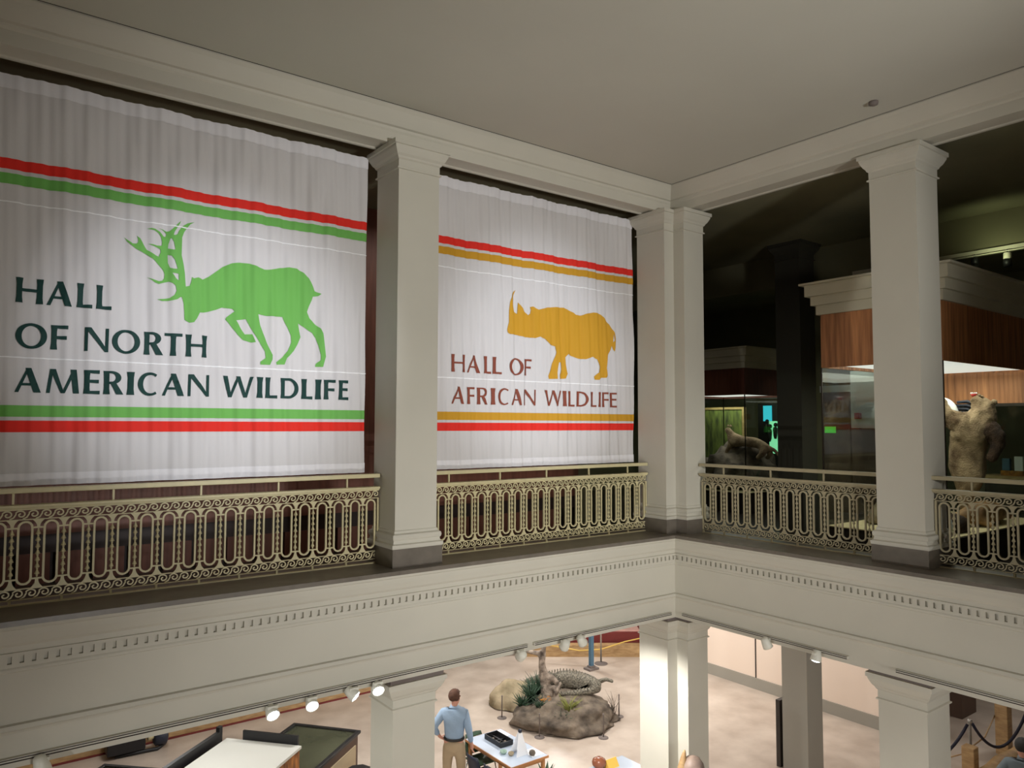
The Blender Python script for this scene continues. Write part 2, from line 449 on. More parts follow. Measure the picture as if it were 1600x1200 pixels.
def decal(name, pos, neg, k, m, parent, off=.008, step=.02):
    vs = []; ed = []
    def dense(q):
        out = []
        for i in range(len(q)):
            a, b = q[i], q[(i + 1) % len(q)]; n = max(1, int(math.hypot(a[0] - b[0], a[1] - b[1]) / .014))
            out += [(a[0] + (b[0] - a[0]) * k_ / n, a[1] + (b[1] - a[1]) * k_ / n) for k_ in range(n)]
        return out
    for poly in [dense(q) for q in pos + neg]:
        o = len(vs); n = len(poly); vs += [Vector(p) for p in poly]; ed += [(o + i, o + (i + 1) % n) for i in range(n)]
    xs = [p[0] for q in pos for p in q]; zs = [p[1] for q in pos for p in q]
    x = min(xs)
    while x < max(xs):
        z = min(zs)
        while z < max(zs):
            if any(inside((x, z), q) for q in pos): vs.append(Vector((x, z)))
            z += .055
        x += step
    V, E_, Fc, *_ = delaunay_2d_cdt(vs, ed, [], 0, 1e-5)
    fs = []
    for f in Fc:
        c = (sum(V[i][0] for i in f) / len(f), sum(V[i][1] for i in f) / len(f))
        if any(inside(c, q) for q in pos) and not any(inside(c, q) for q in neg): fs.append(list(f))
    me = bpy.data.meshes.new(name)
    me.from_pydata([(v[0], wave(v[0], v[1], k) - off, v[1]) for v in V], [], fs)
    me.materials.append(m)
    for p in me.polygons: p.use_smooth = True
    bm = bmesh.new(); bm.from_mesh(me); bmesh.ops.delete(bm, geom=[v for v in bm.verts if not v.link_faces], context='VERTS'); bm.to_mesh(me); bm.free()
    return place(name, me, parent)

def ell(cx, cy, rx, ry, a0=0, a1=360, n=28):
    return [(cx + rx * math.cos(R(a0 + (a1 - a0) * i / n)), cy + ry * math.sin(R(a0 + (a1 - a0) * i / n))) for i in range(n + (0 if a1 - a0 == 360 else 1))]
def glyph(ch, w, t):
    """humanist capitals with flared stems; height 1, width w, stem t -> (positive polys, negative polys)"""
    b = t * .58
    def stem(x, tt=t): # x = left edge
        f = tt * .12; c = tt * .05
        return [(x - f + c, 0), (x + c, .25), (x + c, .75), (x - f + c, 1), (x + tt + f - c, 1), (x + tt - c, .75), (x + tt - c, .25), (x + tt + f - c, 0)]
    def bar(x0, x1, y, h=b, fl=.25): return [(x0, y - h / 2), (x1, y - h / 2 * (1 + fl)), (x1, y + h / 2 * (1 + fl)), (x0, y + h / 2)]
    def diag(xa, xb, wa, wb): return [(xa, 0), (xa + wa, 0), (xb + wb, 1), (xb, 1)]
    thin = t * .62
    if ch == 'H': return [stem(0), stem(w - t), bar(t / 2, w - t / 2, .52, b, 0)], []
    if ch == 'I': return [stem(0, w)], []
    if ch == 'L': return [stem(0), bar(t / 2, w, b / 2)], []
    if ch == 'E': return [stem(0), bar(t / 2, w, b / 2), bar(t / 2, w * .97, 1 - b / 2), bar(t / 2, w * .93, .53)], []
    if ch == 'F': return [stem(0), bar(t / 2, w, 1 - b / 2), bar(t / 2, w * .93, .5)], []
    if ch == 'T': return [stem(w / 2 - t / 2), bar(0, w, 1 - b / 2, b, .1)], []
    if ch == 'O': return [ell(w / 2, .5, w / 2, .52, n=36)], [ell(w / 2, .5, w / 2 - t, .52 - b * .9, n=36)]
    if ch == 'D':
        return [stem(0), [(t * .4, 0)] + ell(w * .40, .5, w * .60, .5, -90, 90) + [(t * .4, 1)]], [[(t * .95, b)] + ell(w * .38, .5, w * .62 - t, .5 - b, -90, 90) + [(t * .95, 1 - b)]]
    if ch == 'C':
        return [ell(w * .56, .5, w * .56, .52, n=36)], [ell(w * .60, .5, w * .60 - t, .52 - b * .9, n=36), [(w * .55, .5), (w * .86, .88), (w * 1.0, 1.2), (w * 1.4, 1.2), (w * 1.4, -.2), (w * 1.0, -.2), (w * .86, .11)]]
    if ch == 'R':
        return [stem(0), [(t * .4, 1), (t * .4, .44)] + ell(w * .42, .72, w * .50, .28, -90, 90, 16), [(w * .32, .5), (w * .32 + t * 1.1, .5), (w * 1.06, 0), (w * 1.06 - t * 1.35, 0)]], \
               [[(t * .95, .44 + b * .8)] + ell(w * .40, .72, w * .52 - t, .28 - b * .85, -90, 90, 14) + [(t * .95, 1 - b * .8)]]
    if ch == 'A':
        a = w * .5
        return [[(0, 0), (thin, 0), (a + t * .12, .93), (a - t * .2, 1)], [(w - t * 1.2, 0), (w, 0), (a + t * .45, 1), (a - t * .45, 1), (a - t * .35, .86)], bar(w * .22, w * .74, .33, b * .85, 0)], []
    if ch == 'N':
        return [diag(0, 0, thin * .85, thin * .85), diag(w - thin * .85, w - thin * .85, thin * .85, thin * .85), [(w - t * .6, 0), (w, 0), (w, .06), (t * 1.05, 1), (0, 1), (0, .97)]], []
    if ch == 'M':
        s = w * .10; q = w * .5
        return [[(0, 0), (thin, 0), (s + thin * .95, 1), (s, 1)], [(w - t, 0), (w, 0), (w - s, 1), (w - s - t, 1)],
                [(q - t * .35, 0), (q + t * .2, 0), (s + t * .95, 1), (s, 1)], [(q - t * .2, 0), (q + t * .3, 0), (w - s, 1), (w - s - thin, 1)]], []
    if ch == 'W':
        a, c_ = w * .25, w * .75
        return [[(a - t * .35, 0), (a + t * .4, 0), (t * 1.0, 1), (0, 1)], [(a - t * .2, 0), (a + t * .4, 0), (w * .5 + thin * .5, 1), (w * .5 - thin * .3, 1)],
                [(c_ - t * .35, 0), (c_ + t * .4, 0), (w * .5 + t * .5, 1), (w * .5 - t * .45, 1)], [(c_ - t * .2, 0), (c_ + t * .4, 0), (w, 1), (w - thin, 1)]], []
def letter(ch, x0, x1, z0, z1, t, k, m, parent):
    h = z1 - z0; w = (x1 - x0) / h
    P, N = glyph(ch, w, t)
    f = lambda q: [(x0 + a * h, z0 + b * h) for a, b in q]
    return decal('letter', [f(q) for q in P], [f(q) for q in N], k, m, parent, .011)
ELK_BODY = [(1.833,3.023),(1.882,3.036),(1.895,3.083),(1.901,3.13),(1.923,3.12),(1.944,3.129),(1.965,3.137),(1.987,3.131),(2.012,3.12),(2.073,3.158),(2.145,3.221),(2.218,3.285),(2.307,3.333),(2.398,3.351),(2.49,3.352),(2.569,3.331),(2.649,3.304),(2.728,3.315),(2.825,3.348),(2.94,3.371),(3.032,3.37),(3.108,3.335),(3.169,3.276),(3.205,3.205),(3.24,3.134),(3.319,3.109),(3.285,3.08),(3.216,3.066),(3.203,3.021),(3.175,2.952),(3.151,2.883),(3.186,2.812),(3.238,2.766),(3.317,2.706),(3.345,2.65),(3.364,2.517),(3.384,2.384),(3.351,2.262),(3.265,2.261),(3.273,2.295),(3.324,2.339),(3.323,2.397),(3.295,2.512),(3.267,2.594),(3.223,2.649),(3.137,2.692),(3.055,2.746),(3.07,2.662),(3.088,2.589),(3.056,2.513),(3.008,2.428),(2.927,2.342),(2.904,2.268),(2.814,2.262),(2.806,2.287),(2.878,2.347),(2.933,2.423),(2.973,2.523),(2.968,2.596),(2.928,2.683),(2.869,2.8),(2.787,2.796),(2.675,2.794),(2.596,2.807),(2.622,2.69),(2.656,2.597),(2.697,2.488),(2.756,2.364),(2.757,2.316),(2.734,2.254),(2.631,2.254),(2.631,2.285),(2.685,2.328),(2.676,2.399),(2.618,2.499),(2.554,2.589),(2.465,2.74),(2.366,2.72),(2.414,2.641),(2.461,2.574),(2.538,2.58),(2.574,2.496),(2.532,2.488),(2.447,2.511),(2.385,2.561),(2.307,2.664),(2.258,2.722),(2.268,2.746),(2.349,2.816),(2.326,2.84),(2.258,2.843),(2.22,2.845),(2.155,2.813),(2.082,2.786),(2.025,2.77),(1.989,2.767),(1.962,2.703),(1.934,2.66),(1.892,2.652),(1.842,2.678),(1.837,2.76),(1.822,2.909)]
ELK_ANTLERS = [(1.835,2.825),(1.823,2.863),(1.807,2.908),(1.793,2.908),(1.768,2.885),(1.729,2.869),(1.68,2.858),(1.623,2.851),(1.577,2.865),(1.637,2.875),(1.693,2.889),(1.735,2.924),(1.754,2.969),(1.743,3.018),(1.717,3.042),(1.681,3.056),(1.646,3.045),(1.591,3.024),(1.555,3.035),(1.52,3.061),(1.481,3.083),(1.534,3.067),(1.59,3.053),(1.621,3.062),(1.637,3.087),(1.641,3.13),(1.625,3.17),(1.585,3.215),(1.542,3.263),(1.514,3.282),(1.465,3.314),(1.409,3.34),(1.368,3.36),(1.326,3.388),(1.292,3.417),(1.264,3.46),(1.298,3.433),(1.339,3.405),(1.376,3.411),(1.39,3.428),(1.387,3.462),(1.376,3.491),(1.406,3.469),(1.424,3.437),(1.449,3.391),(1.47,3.36),(1.512,3.336),(1.551,3.314),(1.58,3.303),(1.596,3.348),(1.594,3.378),(1.567,3.393),(1.532,3.404),(1.476,3.422),(1.517,3.422),(1.559,3.415),(1.605,3.418),(1.607,3.457),(1.595,3.506),(1.57,3.544),(1.534,3.566),(1.465,3.574),(1.506,3.586),(1.541,3.582),(1.583,3.558),(1.62,3.517),(1.641,3.517),(1.647,3.545),(1.629,3.565),(1.604,3.581),(1.572,3.591),(1.611,3.586),(1.647,3.572),(1.675,3.58),(1.71,3.617),(1.745,3.662),(1.78,3.703),(1.77,3.674),(1.742,3.619),(1.721,3.58),(1.712,3.547),(1.73,3.548),(1.751,3.561),(1.764,3.599),(1.803,3.656),(1.846,3.691),(1.915,3.714),(1.872,3.683),(1.84,3.634),(1.815,3.591),(1.795,3.533),(1.794,3.446),(1.793,3.344),(1.813,3.261),(1.83,3.169),(1.84,3.068),(1.844,3.026),(1.881,3.034),(1.911,2.833)]
ELK_HOLES = [[(1.684,3.504),(1.698,3.506),(1.717,3.474),(1.733,3.398),(1.716,3.392),(1.665,3.4),(1.668,3.443)],[(1.664,3.334),(1.699,3.327),(1.729,3.289),(1.76,3.199),(1.721,3.194),(1.688,3.201),(1.669,3.249)],[(1.708,3.15),(1.743,3.15),(1.769,3.146),(1.773,3.076),(1.745,3.096)]]
RHINO = [(6.152,3.473),(6.102,3.381),(6.093,3.259),(6.123,3.162),(6.173,3.136),(6.185,3.238),(6.193,3.305),(6.248,3.244),(6.312,3.179),(6.376,3.141),(6.407,3.168),(6.415,3.22),(6.402,3.259),(6.44,3.269),(6.492,3.248),(6.539,3.232),(6.69,3.277),(6.851,3.299),(7.029,3.31),(7.141,3.278),(7.253,3.225),(7.353,3.223),(7.454,3.26),(7.586,3.288),(7.704,3.288),(7.824,3.244),(7.944,3.144),(8.036,3.029),(8.075,2.92),(8.065,2.797),(8.049,2.729),(8.018,2.761),(7.997,2.815),(7.972,2.758),(7.911,2.666),(7.88,2.576),(7.864,2.465),(7.888,2.357),(7.863,2.318),(7.743,2.313),(7.684,2.278),(7.61,2.28),(7.596,2.323),(7.685,2.391),(7.706,2.479),(7.656,2.586),(7.583,2.621),(7.437,2.578),(7.294,2.576),(7.181,2.612),(7.12,2.641),(7.042,2.583),(7.056,2.489),(7.097,2.344),(7.055,2.275),(6.932,2.264),(6.924,2.326),(6.973,2.402),(6.946,2.505),(6.91,2.503),(6.872,2.355),(6.878,2.262),(6.73,2.256),(6.717,2.297),(6.77,2.413),(6.81,2.518),(6.864,2.646),(6.837,2.728),(6.743,2.753),(6.663,2.809),(6.584,2.855),(6.48,2.823),(6.326,2.826),(6.174,2.845),(6.037,2.848),(6.0,2.871),(5.993,2.911),(6.024,3.013),(6.024,3.172),(6.036,3.293),(6.085,3.419)]
RHINO_HOLES = [[(8.026,2.995),(8.047,2.896),(8.016,2.872)]]

def banner(name, label, x0, x1, k, col_a, ink, t, rows, shapes):
    b = thing(name, label, 'banner', ((x0 + x1) / 2, YB, 1.03))
    b.location = (0, YB, 0)
    grid_mesh('cloth', x0, x1, 4.815, 1.035, k, 0, M['cloth'], b)
    grid_mesh('top_hem', x0, x1, 4.835, 4.70, k, .010, M['hem'], b, .04)
    grid_mesh('bottom_hem', x0, x1, 1.145, 1.032, k, .010, M['hem'], b, .04)
    for n, za, zb, m in (('stripe', 4.045, 3.945, M['red']), ('stripe', 3.907, 3.807, col_a), ('stripe', 1.768, 1.663, col_a), ('stripe', 1.628, 1.522, M['red'])):
        s = grid_mesh(n, x0 + .002, x1 - .002, za, zb, k, .006, m, b, .05)
        s['label'] = ('red' if m is M['red'] else ('green' if col_a is M['green'] else 'golden')) + ' stripe across the banner'
    for z in (3.64, 2.208):
        grid_mesh('seam', x0, x1, z + .006, z - .006, k, .009, M['seam'], b, .02)
    mb = MB(); mb.tube([(x0, .055, 4.82), (x1, .055, 4.82)], .018); mb.build('hanging_rod', M['bronze'], b)
    mb = MB(); mb.tube([(x0, .05, 1.06), (x1, .05, 1.06)], .012); mb.build('weight_rod', M['bronze'], b)
    for word, z0, z1 in rows:
        for ch, a, c in word: letter(ch, a, c, z0, z1, t, k, ink, b)
    for nm, pos, neg, lab in shapes:
        decal(nm, pos, neg, k, col_a, b)['label'] = lab
    return b
banner('elk_banner', 'large white cloth banner with a green elk, lettered HALL OF NORTH AMERICAN WILDLIFE', .08, 3.89, 1.0, M['green'], M['ink_green'], .215, [
    ([('H', .385, .596), ('A', .627, .832), ('L', .874, 1.0), ('L', 1.036, 1.165)], 2.715, 2.948),
    ([('O', .392, .642), ('F', .673, .809), ('N', .946, 1.151), ('O', 1.181, 1.433), ('R', 1.473, 1.637), ('T', 1.659, 1.823), ('H', 1.861, 2.07)], 2.298, 2.528),
    ([('A', .401, .608), ('M', .65, .916), ('E', .953, 1.088), ('R', 1.121, 1.286), ('I', 1.329, 1.388), ('C', 1.425, 1.622), ('A', 1.646, 1.852), ('N', 1.893, 2.102),
      ('W', 2.244, 2.56), ('I', 2.596, 2.66), ('L', 2.693, 2.821), ('D', 2.861, 3.076), ('L', 3.112, 3.234), ('I', 3.277, 3.335), ('F', 3.369, 3.505), ('E', 3.544, 3.673)], 1.888, 2.115)],
    [('elk_silhouette', [ELK_BODY, ELK_ANTLERS], ELK_HOLES, 'green elk silhouette with branching antlers')])
banner('rhino_banner', 'white cloth banner with a golden rhinoceros, lettered HALL OF AFRICAN WILDLIFE', 4.62, 8.44, 2.0, M['gold'], M['ink_brown'], .18, [
    ([('H', 5.097, 5.307), ('A', 5.34, 5.559), ('L', 5.609, 5.728), ('L', 5.758, 5.888), ('O', 6.021, 6.272), ('F', 6.296, 6.429)], 2.288, 2.518),
    ([('A', 5.091, 5.298), ('F', 5.343, 5.469), ('R', 5.513, 5.678), ('I', 5.733, 5.789), ('C', 5.829, 6.024), ('A', 6.06, 6.252), ('N', 6.299, 6.492),
      ('W', 6.644, 6.957), ('I', 7.005, 7.056), ('L', 7.105, 7.23), ('D', 7.272, 7.488), ('L', 7.532, 7.645), ('I', 7.684, 7.739), ('F', 7.781, 7.913), ('E', 7.952, 8.083)], 1.872, 2.095)],
    [('rhinoceros_silhouette', [RHINO], RHINO_HOLES, 'golden rhinoceros silhouette')])

# ------------------------------------------------------------ balcony railings
def stadium(cx, z0, z1, w, n=8):
    r = w / 2; pts = []
    for i in range(n + 1): a = PI * i / n; pts.append((cx + r * math.cos(a), z1 - r + r * math.sin(a)))
    for i in range(n + 1): a = PI + PI * i / n; pts.append((cx + r * math.cos(a), z0 + r + r * math.sin(a)))
    return pts
def hoop_mesh(m):
    mb = MB(); o = stadium(0, .172, .738, .122); i_ = stadium(0, .190, .720, .086); n = len(o); vs = []; fs = []
    for pts, y in ((o, -.011), (i_, -.011), (i_, .011), (o, .011)): vs += [(a, y, b) for a, b in pts]
    for q in range(4):
        for k in range(n):
            j = (k + 1) % n; p2 = (q + 1) % 4
            fs.append((q * n + k, q * n + j, p2 * n + j, p2 * n + k))
    mb.add(vs, fs); return mb.mesh('oval_hoop', m)
def leaf_mesh(m, pitch):
    mb = MB(); prof = [(.006, .235)]
    z = .245
    for k in range(7): prof += [(.009, z), (.010, z + .012), (.021, z + .018), (.010, z + .045), (.006, z + .055)]; z += .059
    prof += [(.006, .665)]
    mb.lathe(prof, 6, smooth=False)
    hw = (pitch - .122) / 2 + .01
    for zz in (.225, .675): mb.box(-hw, hw, -.007, .007, zz - .007, zz + .007)
    for s, zz, ze in ((1, .682, .745), (-1, .218, .145)):
        st = []
        for i in range(6):
            u = i / 5; ww = .012 + .034 * u ** 2.2; st.append([(-ww, -.008, zz + (ze - zz) * u), (ww, -.008, zz + (ze - zz) * u), (ww, .008, zz + (ze - zz) * u), (-ww, .008, zz + (ze - zz) * u)])
        mb.loft(st)
    return mb.mesh('leaf_baluster', m)
def scroll_path(x0, z0, h, p):
    pts = []
    # rising stroke then inward curl
    cx, cz = x0 + p * .62, z0 + h * .52
    pts.append((x0 - p * .22, z0 + h * .04)); pts.append((x0 + p * .08, z0 + h * .22)); pts.append((x0 + p * .25, z0 + h * .58))
    for i in range(15):
        a = R(150 - i * 30); r = h * .44 * (1 - i / 17)
        pts.append((cx + r * 1.15 * math.cos(a), cz + r * math.sin(a)))
    return pts
def scroll_mesh(m, x0, x1, z0, z1, p):
    mb = MB(); n = round((x1 - x0) / p); p = (x1 - x0) / n
    mb.box(x0, x1, -.010, .010, z1 - .008, z1); mb.box(x0, x1, -.010, .010, z0, z0 + .008)
    for k in range(n):
        pts = scroll_path(x0 + k * p, z0 + .006, z1 - z0 - .012, p)
        mb.tube([(a, 0, b) for a, b in pts], .0065, 4, smooth=False, up=(0, 1, 0), flat=(.0085, .009))
    return mb.mesh('scroll_band', m)
def railing(label, loc, rz, L, n, m, lead=0.0, group=None):
    """a bay of cast railing running along local +X; lead = plain overlap of the two upper rails"""
    t = thing('balcony_railing', label, 'railing', loc, rz, group); p = L / n
    mb = MB(); mb.box(-lead, L + lead, -.045, .045, .985, 1.03); mb.build('handrail', m, t, .006)
    mb = MB(); mb.box(-lead, L + lead, -.05, .05, .855, .882); mb.box(-lead, L + lead, -.032, .032, .84, .855); mb.build('top_rail', m, t, .004)
    mb = MB(); mb.box(0, L, -.02, .02, 0, .012); mb.build('bottom_rail', m, t)
    place('scroll_band', scroll_mesh(m, 0, L, .745, .84, p / 2), t); place('scroll_band', scroll_mesh(m, 0, L, .045, .145, p / 2), t)
    hm = hoop_mesh(m); lm = leaf_mesh(m, p)
    for k in range(n):
        place('oval_hoop', hm, t, 0, ((k + .5) * p, 0, 0))
        if k: place('leaf_baluster', lm, t, 0, (k * p, 0, 0))
    mb = MB(); mb.box(-.011, .011, -.011, .011, 0, .745); em = mb.mesh('end_post', m)
    place('end_post', em, t, 0, (.006, 0, 0)); place('end_post', em, t, 0, (L - .006, 0, 0))
    mb = MB(); mb.box(-.009, .009, -.009, .009, .88, .988); pm = mb.mesh('spacer_post', m)
    k = 2
    while k < n: place('spacer_post', pm, t, 0, (k * p, 0, 0)); k += 4
    mb = MB(); mb.box(-.010, .010, -.010, .010, .01, .046); fm = mb.mesh('foot', m)
    k = 0
    while k <= n: place('foot', fm, t, 0, (min(max(k * p, .015), L - .015), 0, 0)); k += 2
    return t
RY, RX = 7.91, 9.0
railing('cream openwork balcony railing below the elk banner', (.02, RY, 0), 0, 3.94, 20, M['brass'])
railing('cream openwork balcony railing below the rhinoceros banner', (4.53, RY, 0), 0, 3.93, 20, M['brass'])
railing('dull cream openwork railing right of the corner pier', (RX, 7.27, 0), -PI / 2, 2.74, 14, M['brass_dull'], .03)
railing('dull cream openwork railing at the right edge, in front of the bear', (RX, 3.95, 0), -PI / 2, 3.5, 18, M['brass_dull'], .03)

# smoke detector
mb = MB(); mb.lathe([(.02, 0), (.045, .012), (.05, .03), (.05, .05)], 16)
o = mb.build('smoke_detector', M['matte']); o.location = (8.12, 4.1, CZ - .05); tag(o, 'small round smoke detector on the cream ceiling', 'smoke detector')

# ------------------------------------------------------------ light tracks and spotlights
def track(label, ax, a, b):
    t = thing('light_track', label, 'light track', (a, YF + .06, -1.143) if ax == 'x' else (XF + .06, a, -1.143), 0 if ax == 'x' else PI / 2)
    L = b - a; s = 1 if ax == 'x' else -1
    mb = MB(); mb.box(0, L, -.012 * s, .027 * s, 0, .034); mb.build('rail', M['plaster'], t)
    mb = MB(); mb.box(.01, L - .01, -.016 * s, -.010 * s, .021, .028); mb.box(.01, L - .01, -.016 * s, -.010 * s, -.001, .008); tag(mb.build('slot', M['dark'], t), 'dark slot')
    return t
track('long cream light track on the beam below the elk banner', 'x', -3, 5.75)
track('cream light track on the beam below the rhinoceros banner', 'x', 5.85, 8.40)
track('cream light track on the beam right of the corner pier', 'y', 4.75, 7.25)
track('cream light track on the beam at the right edge', 'y', -3, 4.2)

def spot_parts(t, lit):
    mb = MB(); mb.box(-.05, .05, -.02, .02, -.03, .0); mb.build('adapter', M['white_metal'], t)
    mb = MB(); mb.lathe([(.014, -.05), (.014, -.01)], 10); mb.build('stem', M['white_metal'], t)
    h = thing_part('head', t)
    mb = MB(); mb.lathe([(.02, -.10), (.045, -.09), (.055, -.04), (.064, .01), (.066, .035), (.060, .035), (.058, .02)], 20)
    hd = mb.build('lamp_head', M['white_metal'], t)
    mb = MB(); mb.lathe([(.0, .018), (.058, .022), (.052, .034), (.03, .044), (0, .047)], 20)
    ln = mb.build('lens', M['lens'] if lit else M['lens_off'], hd)
    return hd
def thing_part(n, t): return None
def spotlight(label, loc, aim, lit, power=60, group=None, size=75):
    t = thing('track_spotlight', label, 'spotlight', loc, 0, group)
    hd = spot_parts(t, lit)
    hd.location = (0, 0, -.075)
    d = Vector(aim) - (Vector(loc) + Vector((0, 0, -.075)))
    hd.rotation_mode = 'QUATERNION'; hd.rotation_quaternion = Vector((0, 0, 1)).rotation_difference(d.normalized())
    if lit:
        spot_lamp(Vector(loc) + Vector((0, 0, -.075)) + d.normalized() * .09, aim, power, size)
    return t
def spot_lamp(loc, aim, power, size=70, blend=.6, color=(1, .97, .93), radius=.05):
    l = bpy.data.lights.new('lamp_beam', 'SPOT'); l.energy = power; l.spot_size = R(size); l.spot_blend = blend; l.color = color; l.shadow_soft_size = radius
    o = bpy.data.objects.new('lamp_beam', l); COL.objects.link(o); o.location = loc
    o.rotation_mode = 'QUATERNION'; o.rotation_quaternion = Vector((0, 0, -1)).rotation_difference((Vector(aim) - Vector(loc)).normalized())
    return o
def area_lamp(loc, size, power, color=(1, .96, .9), rot=(0, 0, 0)):
    l = bpy.data.lights.new('area_light', 'AREA'); l.shape = 'RECTANGLE'; l.size, l.size_y = size; l.energy = power; l.color = color
    o = bpy.data.objects.new('area_light', l); COL.objects.link(o); o.location = loc; o.rotation_euler = rot
    return o
ZT = -1.135; YT = YF - .005; XT = XF - .005
spotlight('lit track spotlight, leftmost of the glowing lamps under the elk banner', (2.55, YT, ZT), (2.6, 3.4, -3.2), True, 260)
spotlight('lit track spotlight with a wide round glow, above the white-topped display box', (2.95, YT, ZT), (2.2, 3.0, -3.0), True, 260)
spotlight('lit track spotlight turned sideways, its glow a slanting oval', (3.40, YT, ZT), (4.9, 5.5, -2.8), True, 260)
spotlight('lit track spotlight in front of the lower column capital', (3.68, YT, ZT), (2.9, 3.5, -3.0), True, 260)
spotlight('unlit white track spotlight partly off the left edge, above the wooden plinth', (.65, YT, ZT), (1.4, 7.6, -4), False)
spotlight('unlit white track spotlight, its back to the driftwood stump', (5.60, YT, ZT), (6.6, 11, -3), False)
spotlight('unlit round white track spotlight just left of the lit one by the blue post', (6.30, YT, ZT), (6.9, 9.8, -4), False)
spotlight('lit track spotlight beside the blue post, aimed at the corner pier', (6.60, YT, ZT), (8.48, 7.8, -3.4), True, 420)
spotlight('small unlit white track spotlight left of the grey column', (XT, 5.80, ZT), (9.2, 5.4, -3), False)
spotlight('lit track spotlight in front of the grey column', (XT, 5.12, ZT), (7.6, 5.2, -3.6), True, 260)

# ------------------------------------------------------------ bear showcase on the gallery
X0, X1, Y0, Y1 = 10.40, 13.9, 2.4, 6.14
def showcase(name, label, x0, x1, y0, y1, zb, zf, zt, zc, wood, cream, lit_m):
    t = thing(name, label, 'showcase', ((x0 + x1) / 2, (y0 + y1) / 2, G))
    cx, cy = (x0 + x1) / 2, (y0 + y1) / 2
    a, b, c, d = x0 - cx, x1 - cx, y0 - cy, y1 - cy
    g = -G
    mb = MB(); mb.box(a + .02, b - .02, c + .02, d - .02, 0, zb + g - .05); mb.build('base', M['case_base'], t)
    mb = MB(); mb.box(a, b, c, d, zb + g - .05, zb + g - .012); mb.build('base_rim', M['bronze'], t)
    mb = MB(); mb.box(a + .02, b - .02, c + .02, d - .02, zb + g - .012, zb + g); mb.build('platform', M['sand'], t)
    # fascia: hollow ring of veneer
    mb = MB()
    for q in ((a, a + .03, c, d), (b - .03, b, c, d), (a + .03, b - .03, c, c + .03), (a + .03, b - .03, d - .03, d)): mb.box(*q, zf + g, zt + g)
    mb.build('fascia', wood, t)
    mb = MB(); e = .0
    for (o1, z0, z1) in ((.045, zt, zt + (zc - zt) * .30), (.10, zt + (zc - zt) * .30, zt + (zc - zt) * .58), (.16, zt + (zc - zt) * .58, zc - .03), (.22, zc - .03, zc)):
        mb.box(a - o1, b + o1, c - o1, d + o1, z0 + g, z1 + g)
    for z_ in (zt + (zc - zt) * .30, zt + (zc - zt) * .58): pass
    mb.build('cornice', cream, t)
    mb = MB(); mb.box(a + .03, b - .03, c + .03, d - .03, zf + g + .05, zf + g + .07); mb.build('light_ceiling', lit_m, t)
    for q in ((a, a + .012, c + .015, d - .015), (b - .012, b, c + .015, d - .015), (a + .015, b - .015, c, c + .012), (a + .015, b - .015, d - .012, d)):
        mb = MB(); mb.box(*q, zb + g, zf + g); mb.build('glass_pane', M['glass'], t)
    for sx, sy in ((a, c), (b, c), (a, d), (b, d)):
        mb = MB(); mb.box(sx - .009 if sx > 0 else sx - .006, sx + .009, sy - .009, sy + .009, zb + g, zf + g); tag(mb.build('corner_strip', M['bronze'], t), 'dark corner strip')
    return t
showcase('bear_showcase', 'large glass showcase with walnut fascia and cream stepped cornice holding the bear', X0, X1, 4.42, Y1, .12, 2.47, 3.27, 3.75, M['wood'], M['case_cream'], M['lit'])
# veneer band on the far side, seen through the glass
bs = bpy.data.objects['bear_showcase']
mb = MB(); mb.box(1.70, 1.735, -.83, .83, 1.98 - G, 2.49 - G); mb.build('rear_fascia', M['wood'], bs)
mb = MB(); mb.box(1.69, 1.74, -.84, .84, 1.93 - G, 1.98 - G); mb.build('rear_rail', M['bronze'], bs)

